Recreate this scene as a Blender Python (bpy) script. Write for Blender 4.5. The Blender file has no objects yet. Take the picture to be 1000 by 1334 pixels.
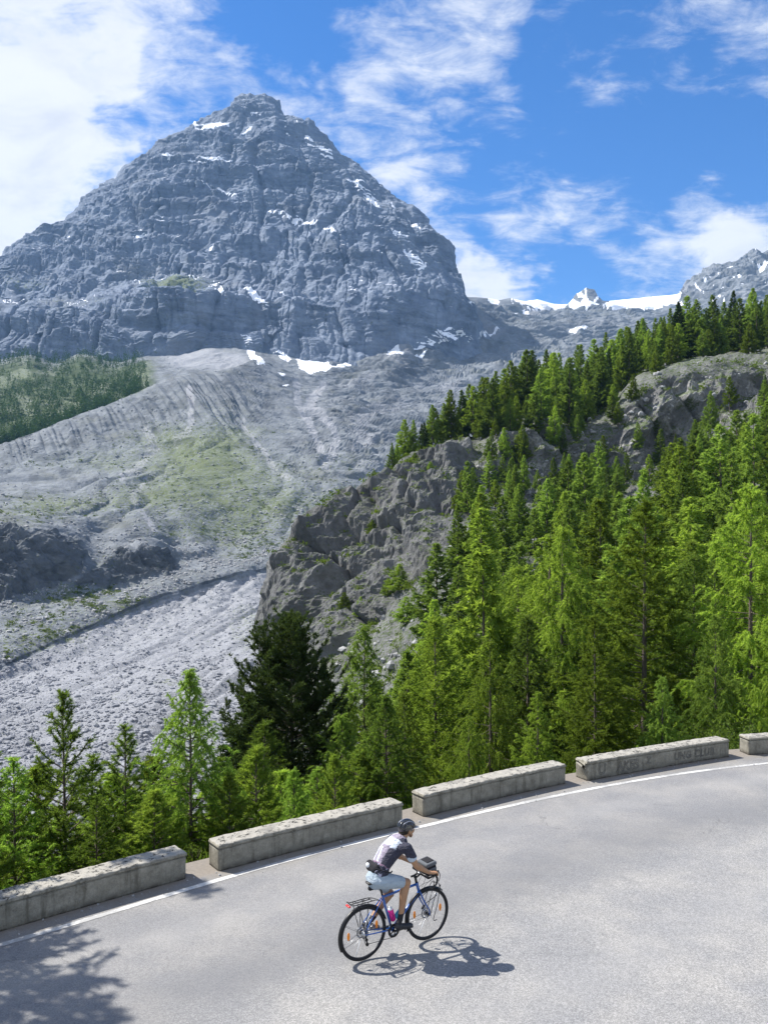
import bpy, bmesh, math, random
import numpy as np
from mathutils import Vector, Matrix
R = math.radians
random.seed(7); RNG = np.random.default_rng(11)
SC = bpy.context.scene
COL = SC.collection
# ------------------------------------------------------------------ camera
F = 1100.0; HOR = 690.0; CH = 5.5
cam_d = bpy.data.cameras.new('camera'); cam = bpy.data.objects.new('camera', cam_d); COL.objects.link(cam)
cam_d.sensor_fit = 'HORIZONTAL'; cam_d.sensor_width = 36.0
cam_d.lens = 36.0 * F / 1000.0
cam_d.clip_start = 0.1; cam_d.clip_end = 60000
cam_d.shift_y = (HOR - 667.0) / 1000.0
cam.location = (0, 0, CH); cam.rotation_euler = (R(90), 0, 0)
SC.camera = cam
# ------------------------------------------------------------------ render settings
SC.render.engine = 'CYCLES'
SC.view_settings.view_transform = 'Standard'; SC.view_settings.look = 'None'
SC.view_settings.exposure = 0.95; SC.view_settings.gamma = 1.0
cy = SC.cycles
cy.max_bounces = 8; cy.diffuse_bounces = 4; cy.glossy_bounces = 2; cy.transmission_bounces = 6
cy.volume_bounces = 0; cy.transparent_max_bounces = 8; cy.use_fast_gi = False
# ------------------------------------------------------------------ sun and sky
SUNV = Vector((-0.76, 0.33, 1.0)).normalized()
sun_el = math.asin(SUNV.z); sun_az = math.atan2(SUNV.x, SUNV.y)     # clockwise from +Y
sd = bpy.data.lights.new('sun', 'SUN'); sun = bpy.data.objects.new('sun', sd); COL.objects.link(sun)
sd.energy = 5.0; sd.angle = R(0.53); sd.color = (1.0, 0.95, 0.87)
sun.rotation_euler = (-SUNV).to_track_quat('-Z', 'Y').to_euler(); sun.location = (-20, 10, 40)

class NT:
    """small helper round a node tree"""
    def __init__(s, nt): s.nt = nt; nt.nodes.clear()
    def n(s, typ, inputs=None, **props):
        nd = s.nt.nodes.new(typ)
        for k, v in props.items(): setattr(nd, k, v)
        for k, v in (inputs or {}).items(): s.set(nd, k, v)
        return nd
    def set(s, nd, k, v):
        sock = nd.inputs[k]
        if isinstance(v, bpy.types.NodeSocket): s.nt.links.new(v, sock)
        elif isinstance(v, bpy.types.Node): s.nt.links.new(v.outputs[0], sock)
        else: sock.default_value = v
    def math(s, op, a, b=0.0, c=0.0, clamp=False):
        return s.n('ShaderNodeMath', {0: a, 1: b, 2: c}, operation=op, use_clamp=clamp).outputs[0]
    def vm(s, op, a, b=(0, 0, 0)):
        nd = s.n('ShaderNodeVectorMath', {0: a, 1: b}, operation=op)
        return nd.outputs['Value'] if op in ('DOT_PRODUCT', 'LENGTH') else nd.outputs[0]
    def mix(s, f, a, b, blend='MIX'):
        nd = s.nt.nodes.new('ShaderNodeMix'); nd.data_type = 'RGBA'; nd.blend_type = blend; nd.clamp_factor = True
        s.set(nd, 0, f); s.set(nd, 6, a); s.set(nd, 7, b); return nd.outputs[2]
    def ramp(s, f, stops, interp='LINEAR'):
        nd = s.nt.nodes.new('ShaderNodeValToRGB'); s.set(nd, 0, f); cr = nd.color_ramp; cr.interpolation = interp
        while len(cr.elements) < len(stops): cr.elements.new(0.5)
        for e, (p, c) in zip(cr.elements, stops):
            e.position = p; e.color = (c[0], c[1], c[2], 1) if not isinstance(c, (int, float)) else (c, c, c, 1)
        return nd.outputs[0]
    def ss(s, v, a, b):
        return s.n('ShaderNodeMapRange', {'Value': v, 'From Min': a, 'From Max': b}, interpolation_type='SMOOTHSTEP').outputs[0]
    def noise(s, vec, scale, detail=4, rough=0.55, dist=0.0, lac=2.0):
        return s.n('ShaderNodeTexNoise', {'Vector': vec, 'Scale': scale, 'Detail': detail, 'Roughness': rough, 'Distortion': dist, 'Lacunarity': lac}).outputs[0]
    def vor(s, vec, scale, feature='F1', rnd=1.0, out=0, dist=None):
        nd = s.n('ShaderNodeTexVoronoi', {'Vector': vec, 'Scale': scale, 'Randomness': rnd}, feature=feature)
        return nd.outputs[out]
    def attr(s, name):
        return s.n('ShaderNodeAttribute', attribute_name=name).outputs['Fac']
    def scalev(s, vec, sc):
        return s.n('ShaderNodeMapping', {'Vector': vec, 'Scale': sc}).outputs[0]

def px_dir(px, py):
    return Vector(((px - 500) / F, 1.0, (HOR - py) / F)).normalized()

world = bpy.data.worlds.new('World'); SC.world = world; world.use_nodes = True
w = NT(world.node_tree)
SKY_STRENGTH = 0.12
sky = w.n('ShaderNodeTexSky', sky_type='NISHITA', sun_disc=False, sun_elevation=sun_el, sun_rotation=sun_az,
          altitude=1900.0, air_density=1.0, dust_density=0.3, ozone_density=2.5)
d = w.vm('NORMALIZE', w.n('ShaderNodeTexCoord').outputs['Generated'])
# cloud groups, each a direction in the sky, an angular size and a weight
CLOUDS = [(-60, 180, 230, .46), (60, 40, 160, .30), (10, 290, 120, .30), (90, 180, 110, .16), (200, 60, 75, .22), (255, 120, 60, .20), (345, 105, 62, .30),
          (495, 88, 58, .30), (420, 150, 70, .13), (520, 215, 72, .22), (612, 130, 56, .24), (600, 45, 60, .2), (620, 362, 48, .60),
          (690, 378, 42, .55), (560, 300, 60, .30), (690, 245, 60, .26), (770, 275, 55, .18), (900, 335, 85, .42), (1010, 310, 80, .52),
          (840, 40, 110, .16), (960, 30, 100, .17), (1200, 150, 120, .3), (-300, 400, 200, .5), (1350, 420, 160, .3), (600, 10, 100, .15),
          (640, 320, 60, .16)]
wn_ = w.n('ShaderNodeTexNoise', {'Vector': d, 'Scale': 7.0, 'Detail': 5.0, 'Roughness': 0.6}).outputs['Color']
dw = w.vm('NORMALIZE', w.vm('ADD', d, w.vm('MULTIPLY', w.vm('SUBTRACT', wn_, (0.5, 0.5, 0.5)), (0.16, 0.16, 0.16))))
acc = 0.0
for (cx, cyy, rad, wt) in CLOUDS:
    dv = px_dir(cx, cyy)
    ang = math.atan(rad * 1.35 / F) * dv.y
    dot = w.vm('DOT_PRODUCT', dw, tuple(dv))
    acc = w.math('ADD', acc, w.math('MULTIPLY', w.ss(dot, math.cos(ang), 1.0), wt))
# hole of blue in the white on the left
for (cx, cyy, rad, wt) in [(152, 140, 30, .30), (215, 100, 34, .22), (195, 180, 16, .2), (370, 30, 60, .3), (445, 200, 26, .2), (900, 170, 120, .25)]:
    dv = px_dir(cx, cyy); dot = w.vm('DOT_PRODUCT', dw, tuple(dv))
    acc = w.math('SUBTRACT', acc, w.math('MULTIPLY', w.ss(dot, math.cos(math.atan(rad * 1.35 / F) * dv.y), 1.0), wt))
sep = w.n('ShaderNodeSeparateXYZ', {0: d})
acc = w.math('ADD', acc, w.math('MULTIPLY', w.ss(w.math('MULTIPLY', sep.outputs[1], -1.0), -0.25, 0.35), 0.42))   # unseen cloud added behind the viewer for white fill light
acc = w.math('ADD', acc, w.math('MULTIPLY', w.ss(sep.outputs[2], 0.72, 0.95), 0.30))  # cloud added overhead, out of view, for the same fill light
dn = w.math('ADD', w.math('MAXIMUM', sep.outputs[2], 0.0), 0.22)
plane = w.vm('MULTIPLY', w.n('ShaderNodeCombineXYZ', {0: w.math('DIVIDE', sep.outputs[0], dn), 1: w.math('DIVIDE', sep.outputs[1], dn), 2: 0.0}).outputs[0], (1, 1, 1))
c1 = w.noise(plane, 2.6, 9, 0.60, 0.25)
c2 = w.noise(w.scalev(plane, (1.0, 1.6, 1)), 10.0, 8, 0.66, 0.35)
cn = w.math('ADD', w.math('MULTIPLY', w.math('SUBTRACT', c1, 0.5), 1.55), w.math('MULTIPLY', w.math('SUBTRACT', c2, 0.5), 1.30))
dens = w.math('ADD', cn, w.math('MULTIPLY', acc, 1.0))
cov = w.ss(dens, 0.03, 0.78)
cov = w.math('MULTIPLY', cov, w.ss(sep.outputs[2], -0.02, 0.05))
thick = w.ss(dens, 0.45, 1.0)
c3 = w.noise(plane, 5.5, 6, 0.6, 0.4)
ccol = w.mix(w.math('MULTIPLY', thick, w.ss(c3, 0.42, 0.66)), (4.55, 4.65, 4.85, 1), (3.75, 3.9, 4.2, 1))
skyc = w.n('ShaderNodeHueSaturation', {'Color': sky.outputs[0], 'Saturation': 1.30, 'Value': 0.84, 'Hue': 0.506}).outputs[0]
bg = w.n('ShaderNodeBackground', {'Color': w.mix(w.math('MULTIPLY', cov, 0.96), skyc, ccol), 'Strength': SKY_STRENGTH})
w.n('ShaderNodeOutputWorld', {'Surface': bg})
world.cycles.sampling_method = 'MANUAL'; world.cycles.sample_map_resolution = 512

# ------------------------------------------------------------------ helpers for objects
def tag(o, label=None, cat=None, group=None, kind=None):
    if label: o['label'] = label
    if cat: o['category'] = cat
    if group: o['group'] = group
    if kind: o['kind'] = kind
    return o
def empty(name, loc=(0, 0, 0), rz=0.0):
    o = bpy.data.objects.new(name, None); COL.objects.link(o); o.location = loc; o.rotation_euler = (0, 0, rz)
    o.empty_display_size = 0.2; return o
def mesh_np(name, V, Fq=None, T=None, mat=None, parent=None, smooth=True, attrs=None, link=True):
    """V (n,3); Fq (m,4) quads; T (k,3) tris -> object"""
    me = bpy.data.meshes.new(name)
    V = np.ascontiguousarray(V, dtype=np.float32)
    nq = 0 if Fq is None else len(Fq); nt = 0 if T is None else len(T)
    me.vertices.add(len(V)); me.vertices.foreach_set('co', V.ravel())
    loops = []
    if nq: loops.append(np.asarray(Fq, dtype=np.int32).ravel())
    if nt: loops.append(np.asarray(T, dtype=np.int32).ravel())
    loops = np.concatenate(loops)
    starts = np.concatenate([np.arange(nq) * 4, nq * 4 + np.arange(nt) * 3]).astype(np.int32)
    me.loops.add(len(loops)); me.loops.foreach_set('vertex_index', loops)
    me.polygons.add(nq + nt); me.polygons.foreach_set('loop_start', starts)
    me.update(calc_edges=True)
    me.polygons.foreach_set('use_smooth', np.full(nq + nt, bool(smooth)))
    for k, v in (attrs or {}).items():
        a = me.attributes.new(k, 'FLOAT', 'POINT'); a.data.foreach_set('value', np.ascontiguousarray(v, dtype=np.float32))
    me.validate()
    o = bpy.data.objects.new(name, me)
    if link: COL.objects.link(o)
    if mat: me.materials.append(mat)
    if parent: o.parent = parent
    return o
def mat_new(name):
    m = bpy.data.materials.new(name); m.use_nodes = True; return m, NT(m.node_tree)
def plain(name, col, rough=0.6, metal=0.0, spec=0.5, var=0.12, scale=30.0, coat=0.0):
    m, t = mat_new(name)
    oc = t.n('ShaderNodeTexCoord').outputs['Object']
    nz = t.noise(oc, scale, 5, 0.6)
    c = t.mix(nz, tuple(x * (1 - var) for x in col) + (1,), tuple(min(1, x * (1 + var)) for x in col) + (1,))
    b = t.n('ShaderNodeBsdfPrincipled', {'Base Color': c, 'Roughness': t.math('ADD', t.math('MULTIPLY', nz, 0.16), rough - 0.08), 'Metallic': metal, 'Specular IOR Level': spec, 'Coat Weight': coat})
    t.n('ShaderNodeOutputMaterial', {'Surface': b}); return m

# ------------------------------------------------------------------ noise
_pr = np.random.default_rng(5)
_perm = _pr.permutation(256).astype(np.int32); _perm = np.concatenate([_perm, _perm, _perm])
_g = _pr.normal(size=(256, 3)).astype(np.float32); _g /= np.linalg.norm(_g, axis=1)[:, None]; _g *= 1.5
def perlin(x, y, z=None):
    x = np.asarray(x, np.float32); y = np.asarray(y, np.float32)
    z = np.zeros_like(x) if z is None else np.asarray(z, np.float32)
    xi = np.floor(x); yi = np.floor(y); zi = np.floor(z)
    xf = x - xi; yf = y - yi; zf = z - zi
    X = xi.astype(np.int32) & 255; Y = yi.astype(np.int32) & 255; Z = zi.astype(np.int32) & 255
    u = xf * xf * xf * (xf * (xf * 6 - 15) + 10); v = yf * yf * yf * (yf * (yf * 6 - 15) + 10); ww = zf * zf * zf * (zf * (zf * 6 - 15) + 10)
    out = 0
    for dx in (0, 1):
        A = _perm[X + dx]; wx = u if dx else 1 - u
        for dy in (0, 1):
            B = _perm[(A + Y + dy) & 255]; wy = v if dy else 1 - v
            for dz in (0, 1):
                h = _perm[(B + Z + dz) & 255]; wz = ww if dz else 1 - ww
                g = _g[h]
                out = out + wx * wy * wz * (g[..., 0] * (xf - dx) + g[..., 1] * (yf - dy) + g[..., 2] * (zf - dz))
    return out
def smooth01(x, a, b):
    t = np.clip((x - a) / (b - a), 0, 1); return t * t * (3 - 2 * t)
def fractal(P, Yd, kmin, kmax, lo=2.6, hi=70.0, mode='mix', st=(1, 1, 1), seed=0.0, gain=1.0):
    """sum of octaves of wavelength 2^k metres, height ~ wavelength; octaves finer or coarser than the
    local detail are faded out"""
    out = np.zeros(P.shape[0], np.float32)
    pxm = Yd / F
    for k in range(kmin, kmax + 1):
        wl = 2.0 ** k; wpx = wl / pxm
        wgt = smooth01(wpx, lo * 0.6, lo * 1.6) * (1 - smooth01(wpx, hi, hi * 2.2)) * gain ** (kmax - k)
        act = wgt > 1e-3
        if not act.any(): continue
        Q = P[act] / wl
        n = perlin(Q[:, 0] / st[0] + seed + k * 13.7, Q[:, 1] / st[1] - seed + k * 7.1, Q[:, 2] / st[2] + k * 3.3)
        if mode == 'ridge': n = 0.5 - 1.8 * np.abs(n)
        elif mode == 'billow': n = 1.8 * np.abs(n) - 0.5
        elif mode == 'mix': n = 0.5 * n + 0.5 * (0.5 - 1.8 * np.abs(n))
        out[act] += wgt[act] * wl * n
    return out
def fbm2(x, y, oct=4, seed=0.0):
    o = 0; a = 1.0; t = 0
    for i in range(oct):
        o = o + a * perlin(x * 2 ** i + seed + i * 5.2, y * 2 ** i - seed, np.full_like(x, seed * .37 + i)); t += a; a *= 0.55
    return o / t
def in_poly(px, py, poly):
    c = np.zeros(px.shape, bool); n = len(poly)
    for i in range(n):
        x1, y1 = poly[i]; x2, y2 = poly[(i + 1) % n]
        if y1 == y2: continue
        cond = ((y1 > py) != (y2 > py)) & (px < (x2 - x1) * (py - y1) / (y2 - y1) + x1)
        c ^= cond
    return c
def pchip(ts, K, t):
    """monotone cubic down the first axis of K (k,n) at parameters t"""
    ts = np.asarray(ts, float); h = np.diff(ts)[:, None]; dl = np.diff(K, axis=0) / h
    m = np.zeros_like(K); a, b = dl[:-1], dl[1:]; same = (a * b) > 0
    h0, h1 = h[:-1], h[1:]; w1 = 2 * h1 + h0; w2 = h1 + 2 * h0
    with np.errstate(divide='ignore', invalid='ignore'):
        hm = (w1 + w2) / (w1 / a + w2 / b)
    m[1:-1] = np.where(same, hm, 0); m[0] = dl[0]; m[-1] = dl[-1]
    i = np.clip(np.searchsorted(ts, t, side='right') - 1, 0, len(ts) - 2)
    s = ((t - ts[i]) / (ts[i + 1] - ts[i]))[:, None]; hh = (ts[i + 1] - ts[i])[:, None]
    return ((2 * s**3 - 3 * s**2 + 1) * K[i] + (s**3 - 2 * s**2 + s) * hh * m[i] + (-2 * s**3 + 3 * s**2) * K[i + 1] + (s**3 - s**2) * hh * m[i + 1])
def sheet(rows, pxs, step, mins=None, blur=0, keep=()):
    """rows: polylines [(px, py, Y)..] ordered near to far -> grids X,Y,Z,px,py,row parameter"""
    Py = np.array([np.interp(pxs, [q[0] for q in r], [q[1] for q in r]) for r in rows])
    Yd = np.array([np.interp(pxs, [q[0] for q in r], [q[2] for q in r]) for r in rows])
    if blur:
        kk = np.hanning(blur * 2 + 3)[1:-1]; kk /= kk.sum()
        for i in range(len(rows)):
            if i in keep: continue
            Py[i] = np.convolve(np.pad(Py[i], blur, mode='reflect', reflect_type='odd'), kk, mode='valid')
            Yd[i] = np.convolve(np.pad(Yd[i], blur, mode='reflect', reflect_type='odd'), kk, mode='valid')
    n = [max(3, int(max(np.max(np.abs(Py[i + 1] - Py[i])), (mins or 0)) / step)) for i in range(len(rows) - 1)]
    ts = np.concatenate([[0], np.cumsum(n)]).astype(float)
    t = np.arange(0, ts[-1] + 1).astype(float)
    py = pchip(ts, Py, t); Y = np.exp(pchip(ts, np.log(Yd), t))
    px = np.broadcast_to(pxs, py.shape)
    X = (px - 500) / F * Y; Z = CH - (py - HOR) / F * Y
    rp = np.interp(t, ts, np.arange(len(rows)))
    return X, Y, Z, px, py, np.broadcast_to(rp[:, None], py.shape)
def grid_quads(nr, nc):
    i = np.arange(nr - 1)[:, None] * nc + np.arange(nc - 1)[None, :]
    return np.stack([i, i + 1, i + nc + 1, i + nc], -1).reshape(-1, 4)
def grid_normals(X, Y, Z):
    P = np.stack([X, Y, Z], -1); du = np.gradient(P, axis=1); dv = np.gradient(P, axis=0)
    n = np.cross(du, dv); n /= (np.linalg.norm(n, axis=-1, keepdims=True) + 1e-9)
    n[n[..., 2] < 0] *= -1
    return n
def box_blur(A, r):
    """cheap smoothing of a grid"""
    for ax in (0, 1):
        k = 2 * r + 1
        pad = [(0, 0), (0, 0)]; pad[ax] = (r + 1, r)
        c = np.cumsum(np.pad(A, pad, mode='edge'), axis=ax)
        A = (np.take(c, range(k, c.shape[ax]), axis=ax) - np.take(c, range(0, c.shape[ax] - k), axis=ax)) / k
    return A
def smooth_normals(X, Y, Z, r=6):
    n = grid_normals(X, Y, Z); n = np.stack([box_blur(n[..., i], r) for i in range(3)], -1)
    return n / (np.linalg.norm(n, axis=-1, keepdims=True) + 1e-9)
# ================================================================== TERRAIN
def rock_material(name, dark, light, scale, bump=1.0, tint=(0.25, 0.23, 0.2), grass=(0.10, 0.13, 0.035), pale=(0.46, 0.47, 0.48),
                  strata=False, pebble=0.0, snow=(0.84, 0.86, 0.9), dirt=(0.16, 0.13, 0.1)):
    m, t = mat_new(name)
    P = t.n('ShaderNodeNewGeometry').outputs['Position']
    n1 = t.noise(P, scale, 12, 0.68, 0.3)
    n2 = t.noise(P, scale * 7.3, 10, 0.7, 0.2)
    vs = t.noise(t.scalev(P, (1, 1, 0.22)), scale * 2.7, 8, 0.62, 0.4)     # streaks down the fall line
    hs = t.noise(t.scalev(P, (0.16, 0.16, 1.0)), scale * 4.0, 8, 0.65, 0.5)  # ledges
    f = t.math('ADD', t.math('MULTIPLY', n1, 0.45), t.math('MULTIPLY', n2, 0.3))
    f = t.math('ADD', f, t.math('MULTIPLY', vs, 0.25))
    if strata: f = t.math('ADD', t.math('MULTIPLY', f, 0.60), t.math('MULTIPLY', hs, 0.40))
    c = t.ramp(f, [(0.34, dark), (0.5, tuple((a + b) / 2 for a, b in zip(dark, light))), (0.64, light)])
    c = t.mix(t.ss(t.noise(P, scale * 0.6, 6, 0.6), 0.52, 0.7), c, tuple(tint) + (1,), 'MIX') if tint else c
    detail = t.noise(P, scale * 30, 8, 0.75)
    c = t.mix(t.attr('dark'), c, t.mix(0.75, c, tuple(x * 0.42 for x in dark) + (1,)))
    # pale gravel
    pf = t.math('ADD', t.attr('pale'), t.math('MULTIPLY', t.math('SUBTRACT', n2, 0.5), 0.9))
    pc = t.mix(detail, tuple(x * 0.72 for x in pale) + (1,), tuple(min(1, x * 1.25) for x in pale) + (1,))
    c = t.mix(t.ss(pf, 0.3, 0.7), c, pc)
    if dirt:
        df = t.math('ADD', t.attr('soil'), t.math('MULTIPLY', t.math('SUBTRACT', n2, 0.5), 1.0))
        c = t.mix(t.ss(df, 0.35, 0.7), c, t.mix(detail, tuple(x * .7 for x in dirt) + (1,), tuple(x * 1.3 for x in dirt) + (1,)))
    # grass and moss
    gn = t.noise(P, scale * 11, 9, 0.72, 0.3)
    gf = t.math('ADD', t.attr('grass'), t.math('MULTIPLY', t.math('SUBTRACT', gn, 0.5), 5.5))
    gc = t.mix(t.noise(P, scale * 24, 8, 0.75), tuple(x * 0.55 for x in grass) + (1,), (grass[0] * 1.5, grass[1] * 1.45, grass[2] * 1.2, 1))
    c = t.mix(t.math('MULTIPLY', t.ss(gf, 0.45, 1.0), 0.8), c, gc)
    # snow
    sf = t.math('ADD', t.attr('snow'), t.math('MULTIPLY', t.math('SUBTRACT', n2, 0.5), 0.55))
    sm = t.ss(sf, 0.42, 0.55)
    c = t.mix(sm, c, tuple(snow) + (1,))
    h = t.math('ADD', t.math('MULTIPLY', t.noise(P, scale * 2.5, 13, 0.72, 0.2), 1.0), t.math('MULTIPLY', detail, 0.16))
    if strata: h = t.math('ADD', h, t.math('MULTIPLY', hs, 0.8))
    if pebble:
        pb = t.vor(P, pebble, 'F1'); pb2 = t.vor(P, pebble * 3.1, 'F1')
        h = t.math('SUBTRACT', h, t.math('MULTIPLY', t.math('ADD', pb, t.math('MULTIPLY', pb2, .4)), t.math('MULTIPLY', t.attr('pale'), 0.10)))
        vc = t.n('ShaderNodeTexVoronoi', {'Vector': P, 'Scale': pebble}).outputs['Color']
        g = t.n('ShaderNodeSeparateXYZ', {0: vc}).outputs[0]
        c = t.mix(t.math('MULTIPLY', t.attr('pale'), t.math('MULTIPLY', t.ss(pb, 0.25, 0.75), 0.55)), c, t.mix(g, (0.10, 0.11, 0.12, 1), (0.3, 0.3, 0.31, 1)))
    mo = t.attr('moss'); c = t.mix(mo, c, t.mix(detail, (0.018, 0.034, 0.010, 1), (0.050, 0.078, 0.020, 1)))
    b = t.n('ShaderNodeBump', {'Height': h, 'Strength': t.math('MULTIPLY', t.math('SUBTRACT', 1.0, t.math('MULTIPLY', sm, 0.8)), 1.0), 'Distance': bump / scale * 0.06})
    bs = t.n('ShaderNodeBsdfPrincipled', {'Base Color': c, 'Roughness': 0.92, 'Specular IOR Level': 0.12, 'Normal': b})
    t.n('ShaderNodeOutputMaterial', {'Surface': bs}); return m

def blob(px, py, cx, cy_, rx, ry, w=1.0):
    q = ((px - cx) / rx) ** 2 + ((py - cy_) / ry) ** 2
    return w * np.exp(-q)
def polys(px, py, plist, warp=2.0, sc=0.12, seed=3.0):
    wx = px + warp * fbm2(px * sc, py * sc, 3, seed) * 1.6; wy = py + warp * fbm2(px * sc, py * sc, 3, seed + 9) * 1.2
    m = np.zeros(px.shape, bool)
    for p in plist: m |= in_poly(wx, wy, p)
    return m.astype(np.float32)

# ---------------- the great rock peak
SKY = [(-330, 470), (-250, 432), (-100, 372), (0, 332), (30, 313), (57, 295), (87, 283), (105, 267), (122, 250), (132, 236), (150, 228), (165, 220), (180, 211),
       (191, 201), (197, 192), (210, 183), (225, 175), (250, 165), (265, 155), (287, 146), (300, 140), (308, 130), (325, 124), (345, 124), (358, 130),
       (365, 143), (370, 151), (385, 152), (402, 155), (410, 165), (425, 177), (435, 192), (450, 207), (480, 230), (500, 246), (522, 264), (548, 277),
       (558, 289), (563, 300), (576, 312), (586, 322), (593, 340), (599, 360), (605, 378), (612, 388), (630, 420), (650, 500), (680, 560)]
mp = np.arange(-330, 681, 1.0)
def rr(pts): return pts
skyY = lambda x: float(np.interp(x, [-330, 0, 200, 340, 450, 600, 680], [2900, 2950, 3150, 3350, 3200, 2750, 2700]))
r_sky = [(x, y, skyY(x)) for x, y in SKY]
r_foot = [(-330, 500, 2050), (0, 480, 2050), (100, 492, 2080), (200, 490, 2050), (300, 480, 2050), (400, 496, 2050), (470, 486, 2050), (540, 478, 2150), (600, 490, 2300), (630, 500, 2400), (680, 640, 2450)]
r_low = [(-330, 470, 2150), (0, 410, 2200), (60, 405, 2200), (120, 400, 2180), (180, 385, 2180), (230, 372, 2150), (290, 385, 2180), (340, 400, 2230), (400, 396, 2230), (450, 385, 2230), (520, 380, 2280), (580, 380, 2400), (605, 400, 2500), (640, 470, 2500), (680, 590, 2500)]
r_b1 = [(-330, 458, 2500), (0, 392, 2450), (60, 385, 2450), (120, 375, 2450), (180, 362, 2480), (230, 352, 2500), (290, 365, 2400), (340, 375, 2380), (400, 372, 2350), (450, 365, 2350), (520, 355, 2400), (580, 355, 2550), (600, 385, 2600), (640, 460, 2600), (680, 580, 2600)]
r_mid = [(-330, 450, 2650), (0, 365, 2650), (100, 330, 2700), (200, 290, 2700), (300, 270, 2750), (400, 275, 2750), (480, 290, 2700), (560, 330, 2680), (600, 372, 2680), (640, 455, 2650), (680, 575, 2650)]
r_up = [(-330, 444, 2750), (0, 345, 2780), (100, 295, 2850), (200, 230, 2900), (300, 185, 3000), (400, 200, 3000), (480, 250, 2900), (560, 308, 2720), (600, 366, 2700), (640, 450, 2680), (680, 570, 2680)]
r_back = [(x, y + 60, skyY(x) + 350) for x, y in SKY]
r_back2 = [(x, y + 330, skyY(x) + 1400) for x, y in SKY]
X, Y, Z, px, py, rp = sheet([r_foot, r_low, r_b1, r_mid, r_up, r_sky, r_back, r_back2], mp, 1.0, 20, 16, (5, 6, 7))
N = smooth_normals(X, Y, Z, 10)
shp = X.shape; P = np.stack([X, Y, Z], -1).reshape(-1, 3).astype(np.float32); Yf = Y.ravel()
edge = np.clip((665 - px) / 30, 0.3, 1).ravel() * np.clip((rp.ravel() + 0.35), 0.1, 1)
warp = perlin(P[:, 0] / 260, P[:, 1] / 260, P[:, 2] / 260) * 90
Pw = P + np.stack([warp, warp * .5, warp * .4], -1)
dsp = 0.09 * fractal(Pw, Yf, 2, 8, lo=1.9, hi=110, mode='ridge', gain=1.0)
dsp += 0.07 * fractal(Pw + 500, Yf, 2, 7, lo=1.9, hi=60, mode='mix', st=(3.2, 3.2, 0.7), seed=4)
def saw(x): f = x - np.floor(x); return np.where(f < 0.82, f / 0.82, (1 - f) / 0.18) - 0.5
w2_ = perlin(P[:, 0] / 420, P[:, 1] / 420, P[:, 2] / 420) * 110 + perlin(P[:, 0] / 90, P[:, 1] / 90, P[:, 2] / 90 + 5) * 26 + perlin(P[:, 0] / 28, P[:, 1] / 28, P[:, 2] / 28 + 9) * 8
sl = P[:, 2] + 0.30 * P[:, 0] * np.where(P[:, 0] > -300, 1, .6) + w2_
m1_ = 0.5 + 0.8 * perlin(P[:, 0] / 260, P[:, 1] / 260, P[:, 2] / 130); m2_ = 0.55 + 0.8 * perlin(P[:, 0] / 120 + 7, P[:, 1] / 120, P[:, 2] / 70); m3_ = 0.55 + 0.9 * perlin(P[:, 0] / 60 + 3, P[:, 1] / 60, P[:, 2] / 40)
dsp += 40 * saw(sl / 150) * np.clip(m1_ + .1, 0, 1.1) + 12 * saw(sl / 47 + .3) * np.clip(m2_, 0, 1) + 6.5 * saw(sl / 21 + .1) * np.clip(m3_, 0, 1) + 2.6 * saw(sl / 10 + .6) * np.clip(m2_, 0.2, 1)
# chimneys and couloirs running down the face
cx_ = P[:, 0] + 0.35 * w2_
g1_ = np.abs(perlin(cx_ / 150, P[:, 1] / 900, P[:, 2] / 620)); g2_ = np.abs(perlin(cx_ / 62 + 4, P[:, 1] / 500, P[:, 2] / 300 + 2)); g3_ = np.abs(perlin(cx_ / 27 + 9, P[:, 1] / 300, P[:, 2] / 130 + 5))
dsp -= (15 * np.clip(1 - g1_ / 0.12, 0, 1) ** 1.3 * (m2_ > .2) + 7 * np.clip(1 - g2_ / 0.13, 0, 1) ** 1.2 * np.clip(m3_ + .2, 0, 1) + 4.5 * np.clip(1 - g3_ / 0.2, 0, 1)) * (1 - np.exp(-((rp.ravel() - 5) / 0.8) ** 2))
near_sky = 1 - 0.35 * np.exp(-((rp.ravel() - 5) / 0.2) ** 2)
Nf = N.reshape(-1, 3)
D = (dsp * edge * near_sky + edge * 16 * np.exp(-((rp.ravel() - 5) / 0.12) ** 2) * (perlin(px.ravel() / 7, py.ravel() / 7) * .8 + np.abs(perlin(px.ravel() / 17 + 3, py.ravel() / 17)) - .2))[:, None] * (Nf * 0.65 + np.array([0, -0.35, 0.0]))
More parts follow.
